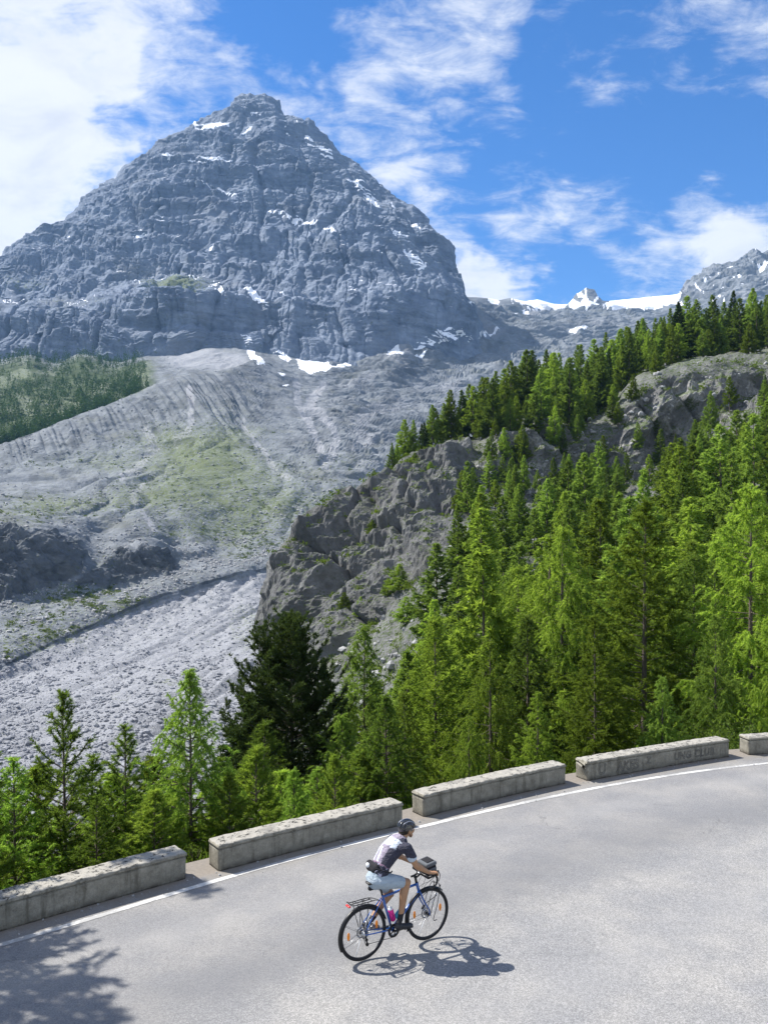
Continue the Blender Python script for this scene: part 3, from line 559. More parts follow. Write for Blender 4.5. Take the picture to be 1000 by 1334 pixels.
# darker polished band between the lanes' wheel marks, dust by the wall
band = t.math('MULTIPLY', t.ss(e, 2.0, 3.1), t.math('SUBTRACT', 1.0, t.ss(e, 3.3, 4.4)))
c = t.mix(t.math('MULTIPLY', band, 0.32), c, (0.115, 0.118, 0.125, 1))
wt1 = t.math('ADD', t.math('MULTIPLY', t.ss(t.math('ABSOLUTE', t.math('SUBTRACT', e, 1.55)), 0.5, 0.1), 0.20), t.math('MULTIPLY', t.ss(t.math('ABSOLUTE', t.math('SUBTRACT', e, 5.6)), 0.7, 0.1), 0.16))
c = t.mix(t.math('MULTIPLY', wt1, t.ss(t.noise(Pp, 0.5, 5, .6), .3, .6)), c, (0.34, 0.335, 0.325, 1))
crk = t.vor(t.vm('ADD', t.scalev(Pp, (1, 1, 0)), t.vm('SCALE', t.n('ShaderNodeTexNoise', {'Vector': Pp, 'Scale': 2.2, 'Detail': 6.0}).outputs['Color'])), 0.33, 'DISTANCE_TO_EDGE')
crm = t.math('MULTIPLY', t.math('SUBTRACT', 1.0, t.ss(crk, 0.0015, 0.006)), t.ss(t.noise(Pp, 0.35, 3, 0.5), 0.56, 0.62))
c = t.mix(t.math('MULTIPLY', crm, 0.3), c, (0.05, 0.05, 0.052, 1))
dust = t.math('MULTIPLY', t.math('SUBTRACT', 1.0, t.ss(e, 0.12, 0.55)), t.ss(t.noise(Pp, 3.0, 7, 0.7), 0.32, 0.6))
dcol = t.mix(t.noise(Pp, 34, 5, 0.75), (0.11, 0.102, 0.09, 1), (0.27, 0.25, 0.22, 1))
c = t.mix(t.math('MULTIPLY', dust, 0.85), c, dcol)
litter = t.math('MULTIPLY', t.math('SUBTRACT', 1.0, t.ss(e, -0.02, 0.12)), 0.9)
c = t.mix(litter, c, t.mix(t.noise(Pp, 14, 6, .8), (0.09, 0.08, 0.065, 1), (0.31, 0.275, 0.24, 1)))
bmp = t.n('ShaderNodeBump', {'Height': t.math('ADD', fine, t.math('MULTIPLY', crm, -1.5)), 'Strength': 0.55, 'Distance': 0.006})
bs = t.n('ShaderNodeBsdfPrincipled', {'Base Color': c, 'Roughness': 0.86, 'Specular IOR Level': 0.3, 'Normal': bmp})
t.n('ShaderNodeOutputMaterial', {'Surface': bs})
road = mesh_np('road', np.stack([GX, GY, GZ], -1).reshape(-1, 3), grid_quads(*GX.shape), mat=m, attrs={'edge': ed.ravel()})
tag(road, 'grey mountain road curving behind a white edge line', 'road', kind='structure')
# white edge line
LINEPX = [(-160, 1277), (0, 1232), (60, 1215), (130, 1194), (200, 1172), (300, 1142), (420, 1109), (550, 1077), (650, 1053), (720, 1038), (800, 1022), (900, 1006), (1000, 994), (1120, 986), (1300, 984)]
lx = np.array([(a - 500) / F * 5.5 * F / (b - HOR) for a, b in LINEPX]); ly = np.array([5.5 * F / (b - HOR) for a, b in LINEPX])
sx = np.linspace(lx[0], lx[-1], 500); sy = np.interp(sx, lx, ly)
for _ in range(3): sy = np.convolve(np.pad(sy, 12, mode='reflect', reflect_type='odd'), np.ones(25) / 25, mode='valid')
tx, ty = np.gradient(sx), np.gradient(sy); L_ = np.hypot(tx, ty); nx, ny = -ty / L_, tx / L_
vv = np.linspace(-0.055, 0.055, 7)
wob = 0.010 * perlin(sx * 9, sy * 9)
LX = sx[None] + nx[None] * (vv[:, None] + np.sign(vv)[:, None] * wob[None]); LY = sy[None] + ny[None] * (vv[:, None] + np.sign(vv)[:, None] * wob[None])
LZ = 0.012 * perlin(LX / 3, LY / 3) * smooth01(edge_dist(LX, LY), 0.3, 2.0) + 0.005
m, t = mat_new('road_paint')
Pp = t.n('ShaderNodeNewGeometry').outputs['Position']
wv = t.noise(Pp, 16, 8, 0.75); wl = t.noise(Pp, 1.3, 5, 0.6)
worn = t.ss(t.math('ADD', wv, t.math('MULTIPLY', t.math('SUBTRACT', wl, 0.5), 1.2)), 0.42, 0.60)
c = t.mix(t.math('MULTIPLY', worn, 0.7), t.mix(t.noise(Pp, 60, 4, .7), (0.42, 0.42, 0.41, 1), (0.60, 0.60, 0.585, 1)), (0.24, 0.24, 0.24, 1))
bs = t.n('ShaderNodeBsdfPrincipled', {'Base Color': c, 'Roughness': 0.75})
t.n('ShaderNodeOutputMaterial', {'Surface': bs})
line = mesh_np('road_edge_line', np.stack([LX, LY, LZ], -1).reshape(-1, 3), grid_quads(*LX.shape), mat=m)
tag(line, 'worn white painted line along the outer edge of the road', 'road marking', kind='structure')

# ---------------- concrete guard blocks
m_con, t = mat_new('weathered_concrete')
Pp = t.n('ShaderNodeNewGeometry').outputs['Position']; oc_ = t.n('ShaderNodeTexCoord').outputs['Object']
sp_ = t.n('ShaderNodeSeparateXYZ', {0: oc_})
n1 = t.noise(Pp, 5, 10, 0.7); n2 = t.noise(Pp, 45, 6, 0.75); run_ = t.noise(t.scalev(Pp, (1, 1, 0.12)), 7, 8, 0.65)
c = t.ramp(t.math('ADD', t.math('MULTIPLY', n1, .6), t.math('MULTIPLY', n2, .4)), [(0.33, (0.135, 0.125, 0.10)), (0.5, (0.235, 0.22, 0.18)), (0.67, (0.36, 0.34, 0.285))])
c = t.mix(t.math('MULTIPLY', t.ss(run_, 0.5, 0.68), 0.7), c, (0.085, 0.078, 0.06, 1))
c = t.mix(t.math('MULTIPLY', t.math('SUBTRACT', 1.0, t.ss(sp_.outputs[2], 0.0, 0.14)), t.ss(n1, .36, .6)), c, (0.09, 0.08, 0.065, 1))
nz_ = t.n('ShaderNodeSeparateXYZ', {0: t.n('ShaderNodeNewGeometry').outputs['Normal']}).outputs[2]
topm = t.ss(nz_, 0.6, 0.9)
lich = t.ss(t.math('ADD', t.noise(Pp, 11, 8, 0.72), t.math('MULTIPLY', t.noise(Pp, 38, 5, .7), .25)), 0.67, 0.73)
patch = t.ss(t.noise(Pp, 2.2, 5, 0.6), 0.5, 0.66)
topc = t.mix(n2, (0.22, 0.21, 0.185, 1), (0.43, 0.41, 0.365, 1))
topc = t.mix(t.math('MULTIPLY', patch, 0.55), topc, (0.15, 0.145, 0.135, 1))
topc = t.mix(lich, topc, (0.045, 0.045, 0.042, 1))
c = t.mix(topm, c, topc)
bmp = t.n('ShaderNodeBump', {'Height': t.math('ADD', n2, t.math('MULTIPLY', lich, .5)), 'Strength': 0.7, 'Distance': 0.012})
bs = t.n('ShaderNodeBsdfPrincipled', {'Base Color': c, 'Roughness': 0.92, 'Specular IOR Level': 0.2, 'Normal': bmp})
t.n('ShaderNodeOutputMaterial', {'Surface': bs})
def block(a, b, H, D, name, mat, parent, seed, z0=0.0, over=0.0, skew=0.0, step=0.03, chip=0.010):
    """weathered long block between ground points a and b (front edge), following the road's curve"""
    a = np.array(a); b = np.array(b); L = np.linalg.norm(b - a); dr = (b - a) / L; nn = np.array([-dr[1], dr[0]])
    if nn[1] < 0: nn = -nn
    nl, nd, nh = max(2, int(L / step)), max(3, int(D / step)), max(2, int(H / step))
    V = []; Q = []
    def face(fn, nu, nv, flip):
        base = sum(len(x) for x in V)
        u, v_ = np.meshgrid(np.linspace(0, 1, nu + 1), np.linspace(0, 1, nv + 1)); V.append(fn(u.ravel(), v_.ravel()))
        q = grid_quads(nv + 1, nu + 1) + base; Q.append(q[:, ::-1] if flip else q)
    o = np.ones_like
    face(lambda u, v_: np.stack([u, 0 * u, v_], -1), nl, nh, False); face(lambda u, v_: np.stack([u, o(u), v_], -1), nl, nh, True)
    face(lambda u, v_: np.stack([u, v_, o(u)], -1), nl, nd, False); face(lambda u, v_: np.stack([u, v_, 0 * u], -1), nl, nd, True)
    face(lambda u, v_: np.stack([0 * u, u, v_], -1), nd, nh, True); face(lambda u, v_: np.stack([o(u), u, v_], -1), nd, nh, False)
    U = np.concatenate(V); Q = np.concatenate(Q)
    x = -over + U[:, 0] * (L + 2 * over); y = -over + U[:, 1] * (D + 2 * over); z = U[:, 2] * H
    cxn = np.array([[x_ * dr[0] + a[0], x_ * dr[1] + a[1]] for x_ in (0, L / 2, L)])
    sag = 4 * np.clip(x / L, 0, 1) * (1 - np.clip(x / L, 0, 1)) * SAG
    if skew: x = x - skew * np.clip((z / H - 0.25) / .75, 0, 1) * (1 - U[:, 1]) * np.exp(-(x / 0.35) ** 2)
    # worn rounded edges: pull corners towards the inside
    ex = np.minimum(x + over, L + over - x); ey = np.minimum(y + over, D + over - y); ez = H - z
    nzv = perlin(x * 9 + seed, y * 9, z * 9 + seed); nz2 = perlin(x * 2.3 + seed * 3, y * 3, z * 3)
    r = 0.016 + 0.018 * np.clip(nz2 + .2, 0, 1) + 0.012 * nzv
    def pull(d1, d2): return np.clip(r - d1, 0, 1) * np.clip(r - d2, 0, 1) / np.maximum(r, 1e-3)
    k_t = pull(ey, ez) + pull(ex, ez); k_s = pull(ex, ey) + pull(ex, ez) 
    z = z - k_t * 0.7; y = y + np.where(U[:, 1] < .5, 1, -1) * (pull(ey, ez) + pull(ex, ey)) * 0.7
    x = x + np.where(U[:, 0] < .5, 1, -1) * k_s * 0.7
    amp = chip * (0.3 + 0.7 * (U[:, 2] > 0.98))
    z = z + amp * nzv * (U[:, 2] > .3); y = y + chip * .2 * nzv
    # merge the coincident border vertices so the block is one closed skin
    W = np.stack([a[0] * 0 + x * dr[0] + (y + sag) * nn[0], x * dr[1] + (y + sag) * nn[1], z + z0], -1)
    key = np.round(U * 4096).astype(np.int64); key = key[:, 0] * 10**9 + key[:, 1] * 10**4 + key[:, 2]
    uq, idx, inv = np.unique(key, return_index=True, return_inverse=True)
    ob = mesh_np(name, W[idx], inv[Q], mat=mat, parent=parent, smooth=True)
    return ob, L, dr, nn
def gp2(pxx, pyy): Yy = 5.5 * F / (pyy - HOR); return ((pxx - 500) / F * Yy, Yy)
BL = [(gp2(-150, 1259), gp2(243, 1145), 0.0, 'long concrete guard block at the lower left, running out of the picture'),
      (gp2(285, 1136), gp2(525, 1075), 0.0, 'concrete guard block directly behind the cyclist, second from the left'),
      (gp2(552, 1065), gp2(737, 1021), 0.0, 'concrete guard block just right of the cyclist, without any writing on it'),
      (gp2(765, 1018), gp2(950, 986), 0.17, 'concrete guard block with faded dark graffiti and a broken left corner'),
      (gp2(975, 984), gp2(1150, 975), 0.0, 'concrete guard block cut off by the right edge of the photo')]
for i, (a, b, sk, lab) in enumerate(BL):
    SAG = 0.05 if i > 1 else 0.03
    r_ = empty('guard_block', (a[0], a[1], 0)); tag(r_, lab, 'guard wall', 'concrete guard blocks along the outer edge of the road')
    ob, L, dr, nn = block(a, b, 0.362, 0.40, 'wall_body', m_con, r_, i * 7.3, skew=sk)
    cp, *_ = block(a, b, 0.055, 0.40, 'coping', m_con, r_, i * 3.1 + 2, z0=0.364, over=0.012, skew=sk, step=0.02, chip=0.012)
    if i == 3: GRAF = (r_, L, dr, nn)
m_graf, t = mat_new('faded_spray_paint')
Pp = t.n('ShaderNodeNewGeometry').outputs['Position']
fade = t.ss(t.noise(Pp, 9, 7, .7), 0.40, 0.60)
bs = t.n('ShaderNodeBsdfPrincipled', {'Base Color': t.mix(fade, (0.21, 0.20, 0.17, 1), (0.11, 0.105, 0.095, 1)), 'Roughness': 0.9})
t.n('ShaderNodeOutputMaterial', {'Surface': bs})
root, L, dr, nn = GRAF
rotz = math.atan2(dr[1], dr[0])
def words(txt, x, z, size, spacing=1.0, outline=True):
    cu = bpy.data.curves.new('graffiti', 'FONT'); cu.body = txt; cu.size = size; cu.space_character = spacing; cu.shear = 0.12
    if outline:
        cu.fill_mode = 'NONE'; cu.bevel_depth = 0.0075; cu.bevel_resolution = 0; cu.offset = 0.002
    tmp = bpy.data.objects.new('tmp', cu); COL.objects.link(tmp)
    me = bpy.data.meshes.new_from_object(tmp.evaluated_get(bpy.context.evaluated_depsgraph_get())); bpy.data.objects.remove(tmp)
    co = np.empty(len(me.vertices) * 3, np.float32); me.vertices.foreach_get('co', co); co = co.reshape(-1, 3)
    xl = x + co[:, 0]; zz = z + co[:, 1] + 0.010 * perlin(co[:, 0] * 6, co[:, 1] * 6); yl = -0.006 + co[:, 2] * 0.15 + 4 * np.clip(xl / L, 0, 1) * (1 - np.clip(xl / L, 0, 1)) * 0.05
    W = np.stack([xl * dr[0] + yl * nn[0], xl * dr[1] + yl * nn[1], zz], -1).astype(np.float32)
    me.vertices.foreach_set('co', W.ravel()); me.update(); me.materials.clear(); me.materials.append(m_graf)
    o = bpy.data.objects.new('graffiti', me); COL.objects.link(o); o.parent = root; return o
words('UNG', 2.62, 0.13, 0.23, 1.05); words('CLUB', 3.25, 0.12, 0.24, 1.12)
words('U', 0.30, 0.10, 0.32, outline=True); words('AKES', 0.85, 0.09, 0.30, 0.95); words('Z', 1.75, 0.15, 0.22)
# ================================================================== TREES
def leaf_mat(name, dark, light, trans=0.45, sc=1.2):
    m, t = mat_new(name)
    P = t.n('ShaderNodeNewGeometry').outputs['Position']; rnd = t.n('ShaderNodeObjectInfo').outputs['Random']
    f = t.math('ADD', t.math('MULTIPLY', t.noise(P, sc, 5, 0.7), 0.9), t.math('MULTIPLY', t.math('SUBTRACT', rnd, 0.5), 0.42))
    c = t.mix(t.ss(f, 0.25, 0.72), tuple(dark) + (1,), tuple(light) + (1,))
    hue = t.n('ShaderNodeHueSaturation', {'Color': c, 'Hue': t.math('ADD', 0.481, t.math('MULTIPLY', rnd, 0.022)), 'Saturation': 1.0, 'Value': t.math('ADD', 0.78, t.math('MULTIPLY', rnd, 0.42))}).outputs[0]
    df = t.n('ShaderNodeBsdfDiffuse', {'Color': hue})
    tr = t.n('ShaderNodeBsdfTranslucent', {'Color': t.mix(1.0, hue, (1.25, 1.3, 0.7, 1), 'MULTIPLY')})
    t.n('ShaderNodeOutputMaterial', {'Surface': t.n('ShaderNodeMixShader', {0: trans, 1: df, 2: tr})}); return m
M_LARCH = leaf_mat('larch_needles', (0.135, 0.210, 0.038), (0.27, 0.365, 0.070), 0.60)
M_LARCHD = leaf_mat('dense_larch_needles', (0.105, 0.175, 0.042), (0.22, 0.310, 0.070), 0.58, 0.35)
M_YOUNG = leaf_mat('young_larch_needles', (0.125, 0.210, 0.045), (0.25, 0.365, 0.080), 0.60, 3.0)
M_SPRUCE = leaf_mat('spruce_needles', (0.038, 0.070, 0.020), (0.080, 0.125, 0.034), 0.3, 1.0)
M_PINE = leaf_mat('stone_pine_needles', (0.035, 0.060, 0.020), (0.095, 0.135, 0.045), 0.3, 1.4)
M_BROAD = leaf_mat('broad_leaves', (0.09, 0.15, 0.03), (0.17, 0.26, 0.06), 0.45, 3.0)
M_GRASS = leaf_mat('undergrowth_leaves', (0.05, 0.09, 0.015), (0.12, 0.18, 0.035), 0.45, 1.5)
m_bark, t = mat_new('bark')
P_ = t.n('ShaderNodeTexCoord').outputs['Object']
bn = t.noise(t.scalev(P_, (1, 1, 0.25)), 14, 8, 0.7)
bs = t.n('ShaderNodeBsdfPrincipled', {'Base Color': t.ramp(bn, [(0.3, (0.045, 0.034, 0.026)), (0.7, (0.17, 0.14, 0.115))]), 'Roughness': 0.95, 'Normal': t.n('ShaderNodeBump', {'Height': bn, 'Strength': 0.6, 'Distance': 0.03})})
t.n('ShaderNodeOutputMaterial', {'Surface': bs})
def tubes(paths, radii, sides=5):
    """many tapered tubes in one mesh; paths list of (k,3), radii list of (k,)"""
    V = []; Q = []; base = 0
    ang = np.arange(sides) / sides * 2 * np.pi
    for p, r in zip(paths, radii):
        p = np.asarray(p, float); tn = np.gradient(p, axis=0); tn /= np.linalg.norm(tn, axis=1)[:, None] + 1e-9
        ref = np.where(np.abs(tn[:, 2:3]) > 0.9, np.array([[1.0, 0, 0]]), np.array([[0, 0, 1.0]]))
        a = np.cross(tn, ref); a /= np.linalg.norm(a, axis=1)[:, None] + 1e-9; b = np.cross(tn, a)
        ring = p[:, None] + (a[:, None] * np.cos(ang)[None, :, None] + b[:, None] * np.sin(ang)[None, :, None]) * np.asarray(r)[:, None, None]
        V.append(ring.reshape(-1, 3)); k = len(p)
        i = np.arange(k - 1)[:, None] * sides + np.arange(sides)[None]; j = np.arange(k - 1)[:, None] * sides + (np.arange(sides)[None] + 1) % sides
        Q.append(np.stack([i, j, j + sides, i + sides], -1).reshape(-1, 4) + base); base += k * sides
    return np.concatenate(V), np.concatenate(Q)
def nrm(v): return v / (np.linalg.norm(v, axis=-1, keepdims=True) + 1e-9)
def conifer(seed, H, Rmax, zb=0.1, nb=90, nl=40000, leaf=(0.13, 0.035), droop=0.25, up=0.5, hang=0.35, dens=1.0, prof=0.85, spread=0.5, twl=0.34, gap=0.0, round_=0.0, bare=0.0, clump=1.0):
    """trunk mesh and crown arrays of one conifer, base at the origin"""
    g = np.random.default_rng(seed)
    lean = g.normal(0, 0.012, 2)
    zt = np.linspace(-0.9, H, 26); wob = np.stack([np.cumsum(g.normal(0, 0.0035 * H / 10, 26)), np.cumsum(g.normal(0, 0.0035 * H / 10, 26))], -1)
    tp = np.stack([lean[0] * zt + wob[:, 0], lean[1] * zt + wob[:, 1], zt], -1)
    r0 = 0.0105 * H + (0.02 if H > 8 else -0.012)
    tr = r0 * np.clip(1 - np.clip(zt, 0, H) / H, 0, 1) ** 0.85 + 0.006
    paths = [tp]; rads = [tr]
    S, Dd, Ln, Wt = [], [], [], []
    zs = zb * H + (H * 0.985 - zb * H) * (np.sort(g.random(nb)) * 0.35 + np.linspace(0, 1, nb) * 0.65) ** 1.0
    az = np.cumsum(np.full(nb, 2.39996) + g.normal(0, 0.35, nb)); asym = g.random() * 6.28
    if bare > 0:
        for zc in g.uniform(0.04 * H, zb * H, int(bare)):
            a_ = g.random() * 6.28; l_ = g.uniform(0.3, 0.75) * Rmax; dv = np.array([math.cos(a_), math.sin(a_), -0.12])
            s_ = np.linspace(0, 1, 5)[:, None]; bp_ = np.array([np.interp(zc, zt, tp[:, 0]), np.interp(zc, zt, tp[:, 1]), zc])
            paths.append(bp_ + dv * l_ * s_ + np.array([0, 0, -0.2]) * s_ ** 2 * l_); rads.append(np.linspace(0.022, 0.006, 5) * (H / 12) ** .5)
    for i in range(nb):
        f = (zs[i] - zb * H) / (H * (1 - zb))
        if gap and g.random() < gap: continue
        if round_: pr = (1 - f ** (2.0)) ** 0.75 * (0.45 + 0.55 * min(1, f * 3.2 + .2))
        else: pr = (1 - f) ** prof * min(1, 0.62 + f * 2.2)
        L = Rmax * pr * g.uniform(0.72, 1.15) * (1 + 0.18 * math.cos(az[i] - asym)) + 0.03 * H * (1 - f) + 0.05
        el = up * (f ** 1.3) * 1.35 + (1 - f) * (-droop) * 0.6 + g.normal(0, 0.09)
        base = np.array([np.interp(zs[i], zt, tp[:, 0]), np.interp(zs[i], zt, tp[:, 1]), zs[i]])
        d0 = np.array([math.cos(az[i]) * math.cos(el), math.sin(az[i]) * math.cos(el), math.sin(el)])
        s = np.linspace(0, 1, 7)[:, None]
        bend = np.array([0, 0, 1.0]) * (-droop * (1 - f) * (s ** 1.5) + 0.28 * s ** 3 + (0.35 * s ** 2 if round_ else 0)) * L
        side = np.array([-math.sin(az[i]), math.cos(az[i]), 0]) * g.normal(0, 0.09) * s ** 2 * L
        bp = base + d0 * L * s + bend + side
        paths.append(bp); rads.append(np.linspace(0.0055 * L + 0.008, 0.003, 7) * (1 + 0.3 * (1 - f)))
        nt = max(4, int(L / (twl * 0.42 * (0.12 * H / 1.2) ** 0.35) * dens))
        tt = g.uniform(0.12, 1.0, nt) ** 0.85
        pos = np.stack([np.interp(tt, s[:, 0], bp[:, k]) for k in range(3)], -1)
        dirb = nrm(np.stack([np.interp(tt, s[:, 0], np.gradient(bp[:, k])) for k in range(3)], -1))
        sg = np.where(np.arange(nt) % 2, 1, -1)[:, None]
        sd = nrm(np.cross(dirb, [0, 0, 1.0])) * sg
        dv = nrm(dirb * g.uniform(0.35, 1.0, (nt, 1)) + sd * spread * g.uniform(0.4, 1.6, (nt, 1)) + np.array([0, 0, -1.0]) * hang * g.uniform(0.2, 1.8, (nt, 1)) + g.normal(0, 0.16, (nt, 3)))
        ln = (twl * L * (1.05 - 0.65 * tt) + 0.06 * Rmax) * g.uniform(0.55, 1.25, nt)
        S.append(pos); Dd.append(dv); Ln.append(ln)
        S.append(bp[2:6]); Dd.append(nrm(np.diff(bp[2:7], axis=0))); Ln.append(np.full(4, L / 6 * 1.2))
    S = np.concatenate(S); Dd = np.concatenate(Dd); Ln = np.concatenate(Ln)
    # leader shoot
    S = np.concatenate([S, np.array([[tp[-1, 0], tp[-1, 1], H * 0.93]]).repeat(3, 0)]); Dd = np.concatenate([Dd, nrm(np.array([[0, 0, 1.0], [0.1, 0, 1], [0, .1, 1]]))]); Ln = np.concatenate([Ln, np.full(3, H * 0.075)])
    cnt = g.multinomial(nl, Ln / Ln.sum()); idx = np.repeat(np.arange(len(S)), cnt); n = len(idx)
    u = (g.random(n) ** clump)[:, None]; l_ = Ln[idx][:, None]
    pos = S[idx] + Dd[idx] * l_ * u + np.array([0, 0, -1.0]) * hang * 0.45 * l_ * u ** 2 + g.normal(0, 0.010 * (leaf[0] / .1), (n, 3))
    dv = nrm(Dd[idx] * 0.75 + nrm(g.normal(0, 1, (n, 3))) * 0.75 + np.array([0, 0, -0.25 * hang]))
    sd = nrm(np.cross(dv, nrm(g.normal(0, 1, (n, 3)))))
    sz = g.uniform(0.6, 1.25, (n, 1)); ll = leaf[0] * sz; lw = leaf[1] * sz
    V = np.stack([pos - sd * lw * .5, pos + sd * lw * .5, pos + dv * ll + sd * lw * 0.1], 1).reshape(-1, 3)
    return tubes(paths, rads, 5), V
def tree_proto(name, leafmat, *a, **k):
    (TV, TQ), LV = conifer(*a, **k)
    root = empty(name)
    tk = mesh_np('trunk', TV, TQ, mat=m_bark, parent=root)
    n = len(LV) // 3
    cr = mesh_np('crown', LV, T=np.arange(n * 3).reshape(-1, 3), mat=leafmat, parent=root, smooth=False)
    root['H'] = k.get('H', a[1])
    return root, [tk, cr], float(a[1])
PROTOS = {}
def P_(key, *a, **k): PROTOS[key] = tree_proto(*a, **k) + (False,)
# near, fine-leaved
P_('y0', 'young_larch', M_YOUNG, 21, 5.2, 1.75, zb=0.02, nb=125, nl=150000, leaf=(0.070, 0.014), droop=0.30, up=0.6, hang=0.8, twl=0.34, dens=1.2, prof=1.0)
P_('y1', 'young_larch', M_YOUNG, 22, 4.6, 1.5, zb=0.02, nb=85, nl=62000, leaf=(0.065, 0.013), droop=0.02, up=0.75, hang=0.12, twl=0.32, gap=0.1, dens=1.0, prof=1.0)
P_('y2', 'young_larch', M_LARCH, 23, 3.4, 1.3, zb=0.02, nb=85, nl=70000, leaf=(0.068, 0.014), droop=0.02, up=0.75, hang=0.15, twl=0.36, dens=1.1, prof=1.0)
P_('y3', 'young_larch', M_YOUNG, 24, 5.2, 1.6, zb=0.02, nb=100, nl=95000, leaf=(0.068, 0.013), droop=0.08, up=0.65, hang=0.35, twl=0.36, gap=0.08, dens=1.2, prof=1.0)
P_('big0', 'larch_tree', M_LARCH, 31, 15.0, 3.7, zb=0.10, nb=125, nl=150000, leaf=(0.16, 0.038), droop=0.12, up=0.55, hang=0.35, dens=1.2, bare=12, prof=.84, twl=.38, gap=.08)
P_('big1', 'larch_tree', M_LARCH, 32, 15.0, 4.1, zb=0.12, nb=115, nl=160000, leaf=(0.16, 0.036), droop=0.42, up=0.45, hang=1.1, dens=1.2, twl=0.42, bare=12, prof=.85, gap=.06)
P_('big2', 'larch_tree', M_LARCH, 33, 16.0, 3.2, zb=0.32, nb=105, nl=120000, leaf=(0.16, 0.036), droop=0.25, up=0.45, hang=0.8, dens=1.2, prof=0.8, bare=16, twl=.38, gap=.08)
P_('big3', 'larch_tree', M_LARCHD, 34, 14.0, 3.5, zb=0.06, nb=125, nl=150000, leaf=(0.16, 0.038), droop=0.25, up=0.55, hang=0.6, dens=1.3, bare=8, prof=.8, twl=.38)
P_('pine', 'stone_pine', M_PINE, 41, 13.0, 3.1, zb=0.10, nb=190, nl=300000, leaf=(0.15, 0.036), droop=0.0, up=0.5, hang=-0.12, dens=1.0, round_=1, twl=0.24, spread=0.9, clump=0.45, bare=5)
P_('mid0', 'larch_tree', M_LARCHD, 51, 15.0, 3.1, zb=0.06, nb=85, nl=36000, leaf=(0.34, 0.10), droop=0.15, up=0.55, hang=0.45, prof=.82, dens=1.1)
P_('mid1', 'larch_tree', M_LARCHD, 52, 15.0, 2.8, zb=0.10, nb=80, nl=30000, leaf=(0.34, 0.10), droop=0.22, up=0.55, hang=0.5, gap=.08, prof=.76, dens=1.1)
P_('mid2', 'larch_tree', M_LARCH, 53, 15.0, 3.4, zb=0.08, nb=90, nl=38000, leaf=(0.34, 0.10), droop=0.3, up=0.5, hang=0.8, prof=.78, dens=1.1)
P_('mid3', 'larch_tree', M_LARCHD, 54, 15.0, 2.3, zb=0.14, nb=75, nl=26000, leaf=(0.32, 0.10), droop=0.1, up=0.65, hang=0.35, prof=0.85, dens=1.1)
P_('mid5', 'larch_tree', M_LARCH, 56, 13.0, 2.6, zb=0.20, nb=62, nl=24000, leaf=(0.32, 0.10), droop=0.18, up=0.6, hang=0.5, prof=0.75, dens=1.0, gap=.16)
P_('mid4', 'spruce_tree', M_SPRUCE, 55, 15.0, 2.5, zb=0.04, nb=110, nl=46000, leaf=(0.30, 0.10), droop=0.35, up=0.5, hang=0.5, dens=1.3, prof=.95)
USED = set(); NTREE = 0
def plant(key, x, y, H, label, cat, group=None, rz=None, zoff=0.0, widen=1.0, z=None):
    """the first planting moves the prototype itself, later ones copy it and each of its parts"""
    global NTREE
    root, kids, h0, _ = PROTOS[key]
    if key in USED:
        r2 = root.copy(); COL.objects.link(r2)
        for k in kids: c = k.copy(); c.parent = r2; COL.objects.link(c)
        root = r2
    USED.add(key); NTREE += 1
    s = H / h0
    root.location = (x, y, (ground_near(x, y) if z is None else z) + zoff); root.scale = (s * widen, s * widen, s)
    root.rotation_euler = (0, 0, random.uniform(0, 6.28) if rz is None else rz)
    root['label'] = label; root['category'] = cat
    if group: root['group'] = group
    elif 'group' in root: del root['group']
    return root
def plant_px(key, pxx, top, y, label, cat='larch tree', group=None, widen=1.0, rz=None):
    x = (pxx - 500) / F * y; zt = CH - (top - HOR) / F * y; zg = ground_near(x, y)
    return plant(key, x, y, max(1.5, zt - zg), label, cat, group, rz=rz, widen=widen)
# --- trees one can tell apart
plant_px('y1', 88, 903, 17.5, 'slender open young larch with a bare leader, leftmost tall one behind the wall', 'young larch', rz=0.4, widen=1.0)
plant_px('y3', 165, 945, 18.0, 'darker young larch between the slender one and the drooping one behind the left wall', 'young larch', rz=2.0, widen=1.1)
plant_px('y0', 250, 872, 17.5, 'tallest young larch with drooping fringed branches, behind the gap of the left walls', 'young larch', rz=1.0)
plant_px('y3', 22, 985, 17.0, 'bushy young larch at the left edge behind the lower left wall', 'young larch', rz=4.0, widen=1.15)
plant_px('y2', -50, 1000, 15.5, 'young larch mostly outside the left edge behind the wall', 'young larch', rz=3.0, widen=1.3)
plant_px('y2', 333, 975, 19.0, 'small bright green young larch in front of the dark stone pine', 'young larch', rz=0.6, widen=1.15)
plant_px('y2', 437, 985, 20.5, 'small pointed bright larch just above the wall behind the cyclist', 'young larch', rz=2.6, widen=0.9)
plant_px('y3', 125, 1035, 16.2, 'low young larch filling the space below the slender one on the left', 'young larch', rz=5.0, widen=1.2)
plant_px('y2', 200, 1030, 16.4, 'low bright larch directly behind the right half of the left wall', 'young larch', rz=5.5, widen=1.5)
plant_px('y2', 300, 1010, 17.2, 'little larch leaning over the left end of the second guard block', 'young larch', rz=1.9, widen=1.2)
plant_px('y0', 385, 1000, 22, 'low larch under the dark stone pine beside the second guard block', 'young larch', rz=2.9, widen=1.1)
